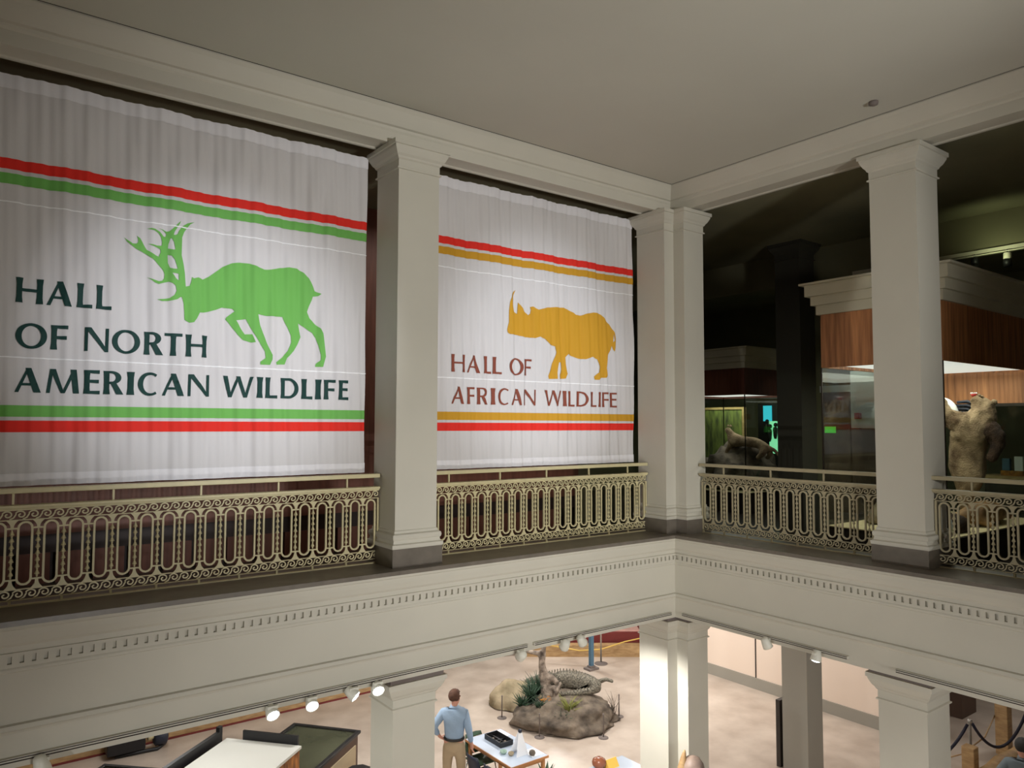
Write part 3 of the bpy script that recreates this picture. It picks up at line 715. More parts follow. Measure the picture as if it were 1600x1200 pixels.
# rearing bear: facing left (+Y side), head thrown back
def bear():
    t = thing('mounted_bear', 'tan brown bear mount rearing on its hind legs with open mouth and raised paw', 'mounted animal', (12.85, 5.06, .12)); t.scale = (1.03, 1.03, 1.03)
    # local frame: u = towards the picture's right (-Y and a bit +X), built directly in world axes
    L = Vector((-.35, .94, 0)).normalized()      # towards the photo's left
    W = Vector((.94, .35, 0)).normalized()       # away from the light well
    def P(l, w, z): v = L * l + W * w; return (v.x, v.y, z)
    V, E_, Rr = chain([
        [(*P(.10, 0, .55), .26), (*P(.08, 0, .85), .28), (*P(.06, 0, 1.15), .26), (*P(-.04, 0, 1.42), .29), (*P(-.14, 0, 1.60), .24), (*P(-.16, 0, 1.73), .17), (*P(-.08, 0, 1.84), .10), (*P(-.04, 0, 1.90), .07)],
        [0, (*P(.06, -.15, .50), .15), (*P(.12, -.17, .28), .11), (*P(.03, -.17, .08), .08), (*P(.16, -.17, .045), .06)],
        [0, (*P(.06, .16, .50), .15), (*P(.12, .18, .28), .11), (*P(.03, .18, .08), .08), (*P(.16, .18, .045), .06)],
        [3, (*P(.16, -.18, 1.50), .15), (*P(.34, -.20, 1.60), .12), (*P(.42, -.18, 1.80), .10), (*P(.47, -.18, 1.95), .075)]
        ])
    me = skin_mesh('body', V, E_, Rr, 3); me.materials.append(M['bear'])
    def shag(m_, a):
        for v in m_.vertices:
            n_ = noise.fractal(Vector((v.co.x * 9, v.co.y * 9, v.co.z * 4)), 1.0, 2.0, 3)
            v.co += Vector(v.normal) * n_ * a * (1.6 if v.co.z > 1.2 else .7)
    shag(me, .03)
    V, E_, Rr = chain([[(*P(-.14, -.10, 1.46), .16), (*P(-.28, -.12, 1.34), .17), (*P(-.34, -.14, 1.18), .12), (*P(-.26, -.18, 1.00), .08), (*P(-.20, -.20, .92), .06)]])
    m2 = skin_mesh('foreleg', V, E_, Rr, 3); m2.materials.append(M['bear_dark']); shag(m2, .03); tag(place('foreleg', m2, t), 'dark brown foreleg')
    place('body', me, t)
    for s in (-1, 1):
        mb = MB(); c = Vector(P(-.30, .09 * s, 1.80)); mb.lathe([(0, -.03), (.035, -.02), (.045, .01), (.03, .03), (0, .035)], 10, c, axis=(-.3, -.5, .4)); mb.build('ear', M['bear'], t)
    mb = MB(); c = Vector(P(-.04, 0, 1.925)); mb.lathe([(.03, -.03), (.045, .0), (.035, .012), (0, .014)], 12, c, axis=(*(L * .3).xy, 1)); mo = mb.build('open_mouth', M['mouth'], t)
    mb = MB()
    for i in range(10):
        a = 2 * PI * i / 10; mb.lathe([(.009, 0), (.008, .012), (0, .022)], 6, c + Vector((.038 * math.cos(a), .038 * math.sin(a), .008)))
    mb.build('teeth', M['ice'], mo)
    for k in range(4):
        mb = MB(); c = Vector(P(.45 + .015 * k, -.22 + .025 * k, 2.0)); mb.lathe([(.012, 0), (.009, .03), (0, .06)], 6, c, axis=(-.1, .3, 1)); mb.build('claw', M['case_cream'], t)
    return t
bear()
# black and white bird mount behind the bear
t = thing('mounted_seabird', 'black and white seabird mount with striped wings behind the bear', 'mounted animal', (13.25, 5.46, .12)); t.scale = (1.04, 1.04, 1.04)
V, E_, Rr = chain([[(0, 0, 1.50, .05), (0, .02, 1.62, .09), (0, .06, 1.74, .085), (0, .12, 1.83, .05), (0, .2, 1.86, .03)]])
me = skin_mesh('body', V, E_, Rr, 2); me.materials.append(M['ice']); place('body', me, t)
mb = MB()
for k in range(5): mb.tube([(.02, -.02, 1.80 - .05 * k), (.05, -.16, 1.81 - .06 * k), (.07, -.34, 1.74 - .07 * k)], [.02, .028, .008], 6)
mb.build('wing', M['navy'], t)
mb = MB(); mb.tube([(0, 0, 1.5), (.01, 0, .8), (0, 0, 0)], .015, 8); mb.lathe([(.12, 0), (.12, .02), (.03, .03)], 16); mb.build('stand', M['bronze'], t)
# lying seal and ice
t = thing('mounted_seal', 'brown seal mount lying on the pale platform behind the bear', 'mounted animal', (11.75, 4.62, .12))
V, E_, Rr = chain([[(0, .35, .10, .05), (.15, .28, .13, .09), (.32, .2, .18, .15), (.65, .12, .20, .19), (1.0, .12, .17, .16), (1.3, .14, .12, .09), (1.48, .2, .09, .04)],
                   [2, (.35, -.02, .06, .05), (.30, -.12, .03, .03)], [6, (1.62, .1, .05, .04)], [6, (1.6, .34, .05, .04)]])
me = skin_mesh('body', V, E_, Rr, 2); me.materials.append(M['seal']); place('body', me, t)
o = blob('ice_block', M['ice'], None, (.17, .20, .26), (10.95, 4.78, .12), 3, .35, 1.2, 3); tag(o, 'white ice block on the platform left of the bear', 'ice block')
o = blob('sand_mound', M['rock_pale'], None, (.55, .30, .42), (11.6, 5.72, .12), 5, .2, 1.2, 4); tag(o, 'low pale mound at the back left of the bear showcase', 'mound')
o = blob('dark_boulder', M['bear_dark'], None, (.22, .2, .26), (11.25, 4.72, .12), 6, .3, 1.2, 3); tag(o, 'dark boulder between the ice block and the seal', 'boulder')

# things behind the bear showcase
t = thing('display_shelf', 'dark shelf with wooden edge behind the bear showcase', 'shelf', (15.2, 5.2, G))
mb = MB(); mb.box(-.25, .25, -.9, .5, 0, .95); mb.build('cabinet', M['case_base'], t)
mb = MB(); mb.box(-.3, .3, -.95, .55, .95, 1.02); mb.build('shelf_board', M['timber'], t)
for i, (y, w, h, m, lab, cat, nm) in enumerate([(5.42, .12, .30, 'blue', 'blue upright leaflet box on the dark shelf', 'box', 'leaflet_box'), (5.22, .13, .34, 'ice', 'white upright leaflet box on the dark shelf', 'box', 'leaflet_box'),
        (5.02, .16, .42, 'grey_panel', 'tall pale grey card standing at the right of the dark shelf', 'card', 'standing_card'), (5.28, .34, .09, 'orange_leaf', 'low orange box lying in front on the dark shelf', 'box', 'flat_box')]):
    mb = MB(); x = 15.18 if i < 3 else 15.02
    mb.box(x - .04, x + .04, y - w / 2, y + w / 2, 1.02 + G, 1.02 + G + h); mb.box(x - .045, x - .04, y - w / 2 + .02, y + w / 2 - .02, 1.02 + G + h * .3, 1.02 + G + h * .7)
    one(nm, mb, M[m], lab, cat, base=(x, y, 1.02 + G))
# pale lit panel with red box, brown cabinet, green sign
t = thing('wall_panel', 'pale grey wall panel seen through the bear showcase, left of the column', 'wall panel', (15.75, 8.3, G))
mb = MB(); mb.box(-.04, .04, -.30, .30, 1.85, 3.1); mb.box(-.045, -.04, -.29, .29, 2.44, 2.45); mb.build('panel', M['grey_panel'], t)
mb = MB(); mb.box(-.03, .03, -.30, .30, 0, 1.83); mb.build('lower_panel', M['brown_panel'], t)
mb = MB(); mb.box(15.62, 15.70, 8.36, 8.48, 1.75, 1.88); mb.box(15.60, 15.62, 8.40, 8.44, 1.78, 1.85); mb.v = [(a - 15.75, b - 8.3, c - G) for a, b, c in mb.v]; mb.build('alarm_box', M['red_box'], bpy.data.objects['wall_panel'])['label'] = 'small red alarm box'
t = thing('tall_cabinet', 'tall brown cabinet with a pale top band behind the bear showcase', 'cabinet', (15.8, 8.95, G))
mb = MB(); mb.box(-.1, .4, -.32, .34, 0, 2.65); mb.build('body', M['brown_panel'], t)
mb = MB(); mb.box(-.12, .4, -.34, .36, 2.65, 2.80); mb.build('top_band', M['grey_panel'], t)
mb = MB(); mb.box(15.60, 15.66, 8.93, 9.16, 1.44, 1.58); o = one('green_sign', mb, M['green_glow'], 'small glowing green sign seen through the bear showcase', 'sign')
mb = MB(); mb.box(15.602, 15.598, 8.97, 9.12, 1.50, 1.515); 
# track with three spotlights above the bear showcase
t = thing('light_track', 'pale green-grey light track high above the bear showcase', 'light track', (12.98, 4.0, 4.36))
mb = MB(); mb.box(-.04, 0, -3, 3, -.02, .04); mb.build('rail', M['case_cream'], t)
mb = MB(); mb.box(-.10, -.04, -3, 3, -.06, -.045); mb.build('lower_flange', M['case_cream'], t)
for y, lab, m in ((4.96, 'black cylinder spotlight hanging above the cornice corner of the bear showcase', 'black'), (4.50, 'cylinder spotlight with cream cap at the upper right, above the bear showcase', 'case_cream')):
    s = thing('track_spotlight', lab, 'spotlight', (12.90, y, 4.30))
    mb = MB(); mb.lathe([(.012, -.03), (.012, .03)], 8); mb.build('stem', M['black'], s)
    mb = MB(); mb.lathe([(.05, -.12), (.055, -.11), (.055, -.03), (.04, -.02)], 16); mb.build('cap', M[m], s)
    mb = MB(); mb.lathe([(.052, -.24), (.058, -.24), (.058, -.12), (.05, -.12)], 16); mb.build('barrel', M['black'], s)
spot_lamp((12.45, 4.6, 4.15), (13.0, 4.5, 4.7), 9, 150, 1.0, (.9, 1, .6))

# ------------------------------------------------------------ second showcase with the cat on rocks
SX0, SX1, SY0, SY1 = 13.6, 15.6, 9.82, 11.9
sc2 = showcase('cat_showcase', 'dark glass showcase with a wild cat mount on rocks, beyond the corner pier', SX0, SX1, SY0, SY1, .15, 2.27, 2.85, 3.30, M['redwood'], M['case_cream'], M['lit'])
def jungle():
    t = thing('painted_backdrop', 'green painted jungle backdrop behind the wild cat showcase', 'backdrop', (16.3, 12.6, G))
    mb = MB(); mb.box(0, .06, -.76, 1.6, .3, 2.32); mb.build('painting', M['jungle'], t)
    mb = MB(); mb.box(-.03, .07, -.82, -.76, .2, 2.38); mb.box(-.03, .07, 1.6, 1.66, .2, 2.38); mb.box(-.03, .07, -.76, 1.6, 2.32, 2.38); mb.build('frame', M['timber'], t)
    mb = MB(); mb.box(-.02, .07, -.82, 1.66, 0, .2); mb.build('foot_panel', M['brown_panel'], t)
jungle()
o = blob('rock_pile', M['rock'], None, (.80, .90, 1.0), (14.62, 10.8, .15), 11, .38, 1.6, 4); tag(o, 'dark rock pile under the wild cat mount', 'rock pile')
t = thing('mounted_wild_cat', 'grey tan wild cat mount crouching on the rock pile', 'mounted animal', (14.32, 10.32, 1.02))
V, E_, Rr = chain([[(.1, -.45, .10, .10), (.05, -.20, .20, .13), (0, .10, .22, .12), (-.02, .28, .27, .13), (-.02, .40, .38, .08), (-.03, .46, .48, .085), (-.05, .53, .49, .05)],
                   [3, (-.08, .42, .06, .05), (-.1, .50, -.1, .04)], [3, (.08, .44, .08, .05), (.1, .56, -.05, .04)],
                   [0, (-.08, -.46, -.06, .07), (-.1, -.34, -.16, .045)], [0, (.2, -.5, -.05, .07), (.2, -.38, -.16, .045)],
                   [0, (.14, -.62, .05, .04), (.16, -.78, -.12, .03), (.16, -.86, -.3, .025)]])
me = skin_mesh('body', V, E_, Rr, 2); me.materials.append(M['bear']); place('body', me, t)
for s in (-1, 1):
    mb = MB(); mb.lathe([(.03, 0), (.022, .03), (0, .055)], 8, (-.02 + .045 * s, .43, .55)); mb.build('ear', M['bear'], t)
def grass(name, label, loc, n, h, spread, m, seed, cat='plant', w=.012, group=None):
    r = random.Random(seed); mb = MB()
    for i in range(n):
        a = r.uniform(0, 2 * PI); hh = h * r.uniform(.6, 1.1); s = spread * r.uniform(.3, 1); x0, y0 = r.uniform(-.04, .04), r.uniform(-.04, .04)
        pts = [(x0, y0, 0), (x0 + s * .35 * math.cos(a), y0 + s * .35 * math.sin(a), hh * .6), (x0 + s * math.cos(a), y0 + s * math.sin(a), hh)]
        mb.tube(pts, [w, w * .8, .002], 4, flat=None)
    o = mb.build(name, m); o.location = loc
    return tag(o, label, cat, group)
grass('grass_tuft', 'dark grass tuft at the left foot of the rock pile', (14.1, 11.45, .17), 26, .45, .3, M['leaf'], 3)
grass('grass_tuft', 'dark grass tuft at the right foot of the rock pile', (14.3, 10.1, .17), 26, .5, .3, M['leaf'], 4)
grass('dry_branch_tuft', 'pale dry tuft in front of the rock pile', (13.85, 10.5, .17), 14, .35, .3, M['rock_pale'], 5)
# glowing screens with dark visitor cut-outs
t = thing('glowing_mural', 'backlit cyan and mint mural with dark figures, seen through the wild cat showcase', 'mural', (17.6, 11.6, G))
mb = MB(); mb.box(0, .05, .26, .52, 1.72 - G, 2.14 - G); mb.build('cyan_panel', M['cyan_glow'], t)
mb = MB(); mb.box(0, .05, -.10, .34, .85 - G, 1.72 - G); mb.build('mint_panel', M['mint_glow'], t)
mb = MB(); mb.box(0.02, .10, -.2, .7, 0, 2.5); mb.build('back_board', M['black'], t)
for (y, z, s) in ((.28, 1.88, .55), (.10, 1.92, .5), (.36, 2.02, .45)):
    mb = MB(); mb.lathe([(0, -.12 * s), (.09 * s, -.08 * s), (.11 * s, 0), (.09 * s, .08 * s), (0, .12 * s)], 14, (-.06, y, z)); mb.lathe([(.03, -.75 * s), (.10 * s, -.6 * s), (.13 * s, -.25 * s), (.10 * s, -.14 * s), (.03, -.11 * s)], 12, (-.05, y + .02, z)); mb.build('dark_figure', M['black'], t)

# ------------------------------------------------------------ ground floor: person
def hand(mb_paths, wrist, d, side, palm=(0, 0, -1)):
    """five separate fingers, slightly curled; d = direction of the hand, side = thumb side"""
    w = Vector(wrist); d = Vector(d).normalized(); s = Vector(side).normalized(); n = d.cross(s).normalized()
    out = []
    out.append([w + d * .03, w + d * .085, (.020, .034)])
    fingers = []
    for i, (o, l) in enumerate(((.028, .070), (.010, .080), (-.010, .075), (-.027, .060))):
        b = w + d * .085 + s * o
        fingers.append([b, b + d * l * .45 + n * .006, b + d * l * .75 + n * .022, b + d * l * .95 + n * .04])
    th = w + d * .03 + s * .03
    fingers.append([th, th + d * .025 + s * .022, th + d * .055 + s * .03 + n * .01])
    return fingers
def person(label, loc, rz, head_turn, shirt_m, trouser_m, hair_m, pose='stand', bald=True, scale=1.0):
    t = thing('person', label, 'person', loc, rz); t.scale = (scale,) * 3
    # skeleton: facing local +Y, +X = the person's right
    Lw, Rw = (-.24, .02, .98), (.29, .10, .84)
    V, E_, Rr = chain([
        [(0, 0, .93, (.14, .10)), (0, .0, 1.08, (.12, .09)), (0, .0, 1.26, (.13, .09)), (0, -.01, 1.38, (.09, .07)), (0, .0, 1.47, .048), (0, .015, 1.53, .055), (0, .025, 1.585, .072), (0, .025, 1.69, .088), (0, .01, 1.735, .06)],
        [3, (-.17, -.01, 1.39, .045), (-.34, -.10, 1.20, .042), (*Lw, .028)],
        [3, (.17, -.01, 1.39, .045), (.25, -.02, 1.14, .042), (*Rw, .028)],
        [0, (-.10, 0, .86, .085), (-.11, .02, .49, .058), (-.12, 0, .10, .042), (-.13, .10, .04, .035)],
        [0, (.10, 0, .86, .085), (.11, .02, .49, .058), (.12, 0, .10, .042), (.13, .10, .04, .035)]])
    # hands: palms then five fingers each
    for w, d, s in ((Lw, (.75, .35, -.45), (.2, .5, .8)), (Rw, (.05, .15, -1), (-.4, 1, .1))):
        k = min(range(len(V)), key=lambda i: (V[i] - Vector(w)).length)
        wv = Vector(w); dd = Vector(d).normalized(); base = len(V)
        V.append(wv + dd * .05); Rr.append((.033, .022)); E_.append((k, base))
        V.append(wv + dd * .085); Rr.append((.034, .018)); E_.append((base, base + 1))
        for f in hand(None, w, d, s):
            for j, p in enumerate(f):
                V.append(p); Rr.append(.0095 if j < len(f) - 1 else .007)
                E_.append(((base + 1 if f is not None and len(f) == 4 else base) if j == 0 else len(V) - 2, len(V) - 1))
    me = skin_mesh('body', V, E_, Rr, 2)
    # face details joined to the same mesh, then turn the head
    bm = bmesh.new(); bm.from_mesh(me)
    def add_ball(c, r, sc=(1, 1, 1)):
        res = bmesh.ops.create_uvsphere(bm, u_segments=10, v_segments=6, radius=r)
        for v in res['verts']: v.co = Vector((v.co.x * sc[0], v.co.y * sc[1], v.co.z * sc[2])) + Vector(c)
    add_ball((0, .118, 1.645), .014, (.9, 1.4, 1.5))                       # nose
    for s in (-1, 1):
        add_ball((.082 * s, .02, 1.65), .022, (.4, .8, 1.3))                # ears
    add_ball((0, .098, 1.605), .016, (1.6, .5, .5))                         # lips
    for v in bm.verts:
        if v.co.z > 1.52:
            f = min(1, (v.co.z - 1.52) / .06)
            v.co = Matrix.Rotation(head_turn * f, 4, 'Z') @ v.co
    bm.to_mesh(me); bm.free()
    for p in me.polygons: p.use_smooth = True
    me.materials.append(M['skin'])
    body = place('body', me, t)
    rot = Matrix.Rotation(head_turn, 4, 'Z')
    for s in (-1, 1):
        mb = MB(); c = rot @ Vector((.032 * s, .098, 1.665)); mb.lathe([(0, -.011), (.009, -.007), (.011, 0), (.009, .007), (0, .011)], 10, c); mb.build('eye', M['dark_hair'], body)
    # hair cap (thin on top) as its own mesh
    bm = bmesh.new(); bmesh.ops.create_icosphere(bm, subdivisions=4, radius=1)
    for v in bm.verts:
        n = 1 + .06 * noise.noise(v.co * 6); v.co = Vector((v.co.x * .095 * n, v.co.y * .108 * n - .0, v.co.z * .108 * n + 1.685)) + Vector((0, .005, 0))
    kill = [v for v in bm.verts if (v.co.y > .045 and v.co.z < 1.735) or v.co.z < 1.615]
    bmesh.ops.delete(bm, geom=kill, context='VERTS')
    for v in bm.verts: v.co = rot @ v.co
    hm = bpy.data.meshes.new('hair'); bm.to_mesh(hm); bm.free(); hm.materials.append(hair_m)
    for p in hm.polygons: p.use_smooth = True
    h = place('hair', hm, t); md = h.modifiers.new('s', 'SOLIDIFY'); md.thickness = .012; md.offset = 0
    # shirt
    V, E_, Rr = chain([
        [(0, 0, .95, (.178, .14)), (0, 0, 1.08, (.18, .145)), (0, -.01, 1.26, (.20, .145)), (0, -.02, 1.39, (.17, .125)), (0, -.005, 1.475, (.10, .09)), (0, .0, 1.525, (.068, .066))],
        [3, (-.185, -.01, 1.40, .088), (-.34, -.10, 1.20, .068), (-.27, -.01, 1.03, .046)],
        [3, (.185, -.01, 1.40, .088), (.25, -.02, 1.14, .066), (.283, .08, .885, .046)]])
    me = skin_mesh('shirt', V, E_, Rr, 2); me.materials.append(shirt_m); place('shirt', me, t)
    V, E_, Rr = chain([
        [(0, 0, 1.0, (.17, .135)), (0, 0, .88, (.185, .145))],
        [1, (-.11, 0, .76, .105), (-.12, .02, .48, .082), (-.12, 0, .13, .072)],
        [1, (.11, 0, .76, .105), (.12, .02, .48, .082), (.12, 0, .13, .072)]])
    me = skin_mesh('trousers', V, E_, Rr, 2); me.materials.append(trouser_m); place('trousers', me, t)
    mb = MB(); mb.lathe([(.0, -.02), (.176, -.02), (.182, 0), (.176, .02), (0, .02)], 24, (0, 0, .985))
    mb.v = [(x, y * .78, z) for x, y, z in mb.v]; mb.build('belt', M['shoe'], t)
    for s in (-1, 1):
        mb = MB(); c = (.125 * s, .06)
        mb.loft([[(c[0] + a * .048 * k, c[1] + b * .14 * q + o, z) for a, b in [(math.cos(u), math.sin(u)) for u in [2 * PI * i / 14 for i in range(14)]]] for k, q, o, z in ((1, 1, 0, 0), (1.05, 1.02, 0, .02), (1, .95, 0, .05), (.8, .55, -.05, .10))], True)
        mb.build('shoe', M['shoe'], t)
    return t
person('man with thinning brown hair in a pale blue shirt and khaki trousers, seen from behind', (6.84, 10.76, F), R(-40), R(-42), M['shirt'], M['khaki'], M['hair'], scale=.985)
person('person with dark hair and grey-blue top, cut off by the right edge', (12.33, 4.32, F), R(-70), R(10), M['grey_cloth'], M['navy'], M['dark_hair'], scale=.98)

# ------------------------------------------------------------ table with its things
TZ = F + .76
t = thing('demonstration_table', 'pale blue topped table with oak edge beside the man in the blue shirt', 'table', (7.62, 10.36, F))
mb = MB(); mb.box(-.375, .375, -.665, .665, .728, .76); mb.build('table_top', M['tabletop'], t)
mb = MB()
for q in ((-.385, -.375, -.675, .675), (.375, .385, -.675, .675), (-.375, .375, -.675, -.665), (-.375, .375, .665, .675)): mb.box(*q, .722, .759)
tag(mb.build('edge_band', M['table_edge'], t), 'oak edge band')
mb = MB(); mb.box(-.33, .33, -.62, .62, .66, .722); mb.build('apron', M['table_edge'], t)
for sx in (-1, 1):
    for sy in (-1, 1):
        mb = MB(); mb.box(sx * .32 - .025, sx * .32 + .025, sy * .60 - .025, sy * .60 + .025, 0, .70); mb.build('leg', M['table_edge'], t)
t = thing('black_tray', 'black divided tray lying on the pale blue table', 'tray', (7.645, 10.60, TZ))
mb = MB(); mb.box(-.13, .13, -.24, .24, 0, .01)
for q in ((-.13, -.12, -.24, .24), (.12, .13, -.24, .24), (-.12, .12, -.24, -.23), (-.12, .12, .23, .24)): mb.box(*q, .01, .085)
mb.build('tray_body', M['black'], t)
mb = MB(); mb.box(-.004, .004, -.23, .23, .01, .05); mb.box(-.12, .12, -.03, -.022, .01, .05); mb.build('divider', M['black'], t)
mb = MB()
for k in range(14): mb.lathe([(0, 0), (.018, .006), (.02, .015), (0, .026)], 8, (rnd.uniform(-.1, .1), rnd.uniform(-.2, .2), .01))
o = mb.build('tray_contents', M['bark'], t)
t = thing('leaning_sign_holder', 'bright white folded card stand with a dark clip on the table', 'card stand', (7.66, 10.02, TZ))
mb = MB()
mb.loft([[(-.14, -.10, 0), (.10, -.10, 0), (.10, -.095, 0), (-.14, -.095, 0)], [(-.03, .0, .36), (.03, .0, .36), (.03, .005, .36), (-.03, .005, .36)]]); mb.build('front_card', M['white'], t)
mb = MB(); mb.loft([[(-.14, .10, 0), (.10, .10, 0), (.10, .105, 0), (-.14, .105, 0)], [(-.03, .005, .36), (.03, .005, .36), (.03, .010, .36), (-.03, .010, .36)]]); mb.build('back_card', M['white'], t)
mb = MB(); mb.lathe([(.028, .34), (.034, .36), (.03, .385), (.012, .395)], 12); tag(mb.build('clip', M['navy'], t), 'dark blue clip')
mb = MB(); mb.lathe([(0, 0), (.04, .01), (.055, .04), (.045, .075), (.02, .09), (0, .09)], 14); o = mb.build('pine_cone', M['rock']); o.location = (7.78, 9.84, TZ); tag(o, 'brown pine cone on the right of the white card stand', 'pine cone')
for (x, y, r, m, lab, nm) in ((7.44, 10.18, .06, 'glass_edge', 'small clear dish at the left of the white card stand', 'glass_dish'), (7.50, 10.05, .05, 'rock_pale', 'small pale stone in front of the clear dish', 'pale_stone')):
    mb = MB(); mb.lathe([(.0, 0), (r * .7, .003), (r, .03), (r * .92, .05), (r * .6, .055 if 'stone' in nm else .012), (0, .058 if 'stone' in nm else .01)], 14); o = mb.build(nm, M[m]); o.location = (x, y, TZ); tag(o, lab, 'dish' if 'dish' in nm else 'stone')
mb = MB(); mb.box(-.11, .11, -.15, .15, 0, .004); o = mb.build('paper_sheet', M['white']); o.location = (7.86, 10.85, TZ); tag(o, 'white paper sheet on the far end of the table', 'paper')
mb = MB(); mb.box(-.12, .12, -.14, .14, 0, .004); o = mb.build('paper_sheet', M['white']); o.location = (7.86, 9.92, TZ); tag(o, 'white paper sheet on the near right corner of the table', 'paper')
def chair(label, loc, rz, m):
    t = thing('moulded_chair', label, 'chair', loc, rz, None)
    mb = MB(); mb.loft([[(-.2, -.2, z), (.2, -.2, z), (.21, .2, z), (-.21, .2, z)] for z in (.44, .47)]); mb.build('seat', m, t, .01)
    rings_ = []
    for i in range(6):
        z = .50 + .32 * i / 5; w = .20 - .04 * (i / 5) ** 2; yy = -.2 - .08 * i / 5
        rings_.append([(-w, yy + .02, z), (-w * .5, yy - .01, z), (w * .5, yy - .01, z), (w, yy + .02, z), (w, yy + .035, z), (w * .5, yy + .008, z), (-w * .5, yy + .008, z), (-w, yy + .035, z)])
    mb = MB(); mb.loft(rings_, True); mb.build('backrest', m, t)
    for sx in (-1, 1):
        for sy in (-1, 1):
            mb = MB(); mb.tube([(sx * .17, sy * .16, .45), (sx * .22, sy * .23, 0)], .011, 8); tag(mb.build('leg', M['chrome'], t), 'chrome leg')
    return t
chair('black moulded chair pushed in at the left long side of the table, nearest the camera', (7.16, 9.82, F), R(-90), M['navy'])
chair('black moulded chair at the left long side of the table, nearest the man', (7.16, 10.32, F), R(-90), M['navy'])
chair('dark green moulded chair beyond the far end of the table', (7.42, 10.80, F), R(180), M['leaf'])
# ------------------------------------------------------------ alligator island
o = blob('island_rock', M['rock'], None, (1.12, .92, .50), (10.45, 12.15, F), 21, .17, 2.0, 5); o.rotation_euler = (0, 0, R(-35)); tag(o, 'grey-brown rock island carrying the alligator and the driftwood stump', 'rock island')
o = blob('pale_boulder', M['rock_pale'], None, (.55, .48, .48), (10.10, 13.50, F), 25, .2, 1.3, 4); o.rotation_euler = (0, 0, R(-35)); tag(o, 'pale tan boulder behind the rock island on its left', 'boulder')
U = Vector((.80, -.60, 0)); Wv = Vector((.60, .80, 0))    # along the picture / away
def IP(u, w, z): v = U * u + Wv * w; return (v.x, v.y, z)
t = thing('mounted_alligator', 'grey alligator mount with its long tail curling round, on the rock island', 'mounted animal', (10.75, 12.40, F + .43)); t.scale = (.80, .80, .80)
V, E_, Rr = chain([[(*IP(-.45, .35, .24), .20), (*IP(-.15, .32, .27), .25), (*IP(.20, .30, .26), .25), (*IP(.52, .22, .23), .20), (*IP(.78, .05, .20), .15), (*IP(.82, -.22, .18), .115), (*IP(.60, -.42, .18), .095), (*IP(.25, -.50, .17), .075), (*IP(-.10, -.52, .15), .055), (*IP(-.42, -.50, .13), .03)],
                   [0, (*IP(-.70, .42, .22), .13), (*IP(-.92, .48, .16), .09), (*IP(-1.12, .52, .12), .055)],
                   [1, (*IP(-.22, .02, .12), .07), (*IP(-.34, -.12, -.04), .05), (*IP(-.28, -.24, -.12), .035)],
                   [1, (*IP(-.20, .62, .10), .07), (*IP(-.36, .74, -.05), .05)],
                   [3, (*IP(.90, .40, .14), .07), (*IP(1.10, .34, .24), .055), (*IP(1.30, .26, .20), .045)],
                   [3, (*IP(.48, -.05, .08), .07), (*IP(.56, -.18, -.06), .05), (*IP(.66, -.28, -.12), .035)]])
me = skin_mesh('body', V, E_, Rr, 2); me.materials.append(M['gator'])
spine = [(-.45, .35, .44), (-.15, .32, .52), (.20, .30, .51), (.52, .22, .43), (.78, .05, .35), (.82, -.22, .30), (.60, -.42, .275), (.25, -.50, .245), (-.10, -.52, .205), (-.42, -.50, .16)]
mb = MB()
for row in (-.12, -.06, 0, .06, .12):
    for i in range(len(spine) - 1):
        for k in range(4):
            f = k / 4; a, b = Vector(spine[i]), Vector(spine[i + 1]); p = a.lerp(b, f); tn = (b - a).normalized(); sd = Vector((-tn.y, tn.x, 0))
            w = row * (1 if i < 4 else max(.25, 1 - (i - 3) * .16)); p = p + sd * w; p.z -= abs(row) * .45 if i < 5 else abs(row) * .2
            c = Vector(IP(p.x, p.y, p.z - .012)); mb.lathe([(.022, 0), (.014, .022), (0, .04)], 5, c, smooth=False)
bm = bmesh.new(); bm.from_mesh(me); sc_ = mb.mesh('scutes', M['gator']); bm.from_mesh(sc_); bm.to_mesh(me); bm.free(); bpy.data.meshes.remove(sc_)
place('body', me, t)
t = thing('driftwood_stump', 'bleached driftwood stump with forked branches at the left of the alligator', 'tree stump', (10.22, 12.42, F + .33)); t.scale = (.95, .95, .95)
V, E_, Rr = chain([[(*IP(.05, 0, -.1), .16), (*IP(.0, 0, .20), .14), (*IP(-.05, .02, .50), .11), (*IP(-.12, .03, .80), .085), (*IP(-.10, .03, 1.05), .06), (*IP(-.06, .0, 1.28), .045), (*IP(-.12, .0, 1.42), .03)],
                   [4, (*IP(-.30, .03, 1.08), .05), (*IP(-.55, .04, 1.13), .045), (*IP(-.72, .04, 1.32), .035)],
                   [5, (*IP(.02, .02, 1.40), .03), (*IP(.05, .02, 1.50), .02)],
                   [1, (*IP(.16, -.12, .38), .08), (*IP(.22, -.2, .10), .06), (*IP(.30, -.3, -.1), .05)],
                   [2, (*IP(.14, .02, .52), .07), (*IP(.24, -.06, .40), .06)],
                   [0, (*IP(-.2, -.25, -.1), .09), (*IP(-.3, -.42, -.2), .05)]])
me = skin_mesh('trunk', V, E_, Rr, 2); me.materials.append(M['bark']); place('trunk', me, t)
V, E_, Rr = chain([[(*IP(.12, -.1, .02), .05), (*IP(.2, -.22, .3), .045), (*IP(.3, -.15, .5), .03)]]); me = skin_mesh('broken_branch', V, E_, Rr, 2); me.materials.append(M['bark']); place('broken_branch', me, t)
def on_rock(u, w, z): v = Vector((10.45, 12.15, 0)) + U * u * .87 + Wv * w * .9; return (v.x, v.y, F + z * .92)
grass('grass_clump', 'dense dark green grass clump on the left of the rock island', on_rock(-.80, -.02, .36), 60, .42, .34, M['leaf'], 31)
grass('grass_clump', 'tall dark green grass clump close to the driftwood stump', on_rock(-.62, .35, .40), 60, .46, .30, M['leaf'], 32)
grass('grass_clump', 'small blue-green grass clump at the front left slope of the rock island', on_rock(-.60, -.40, .34), 30, .25, .28, M['leaf'], 33)
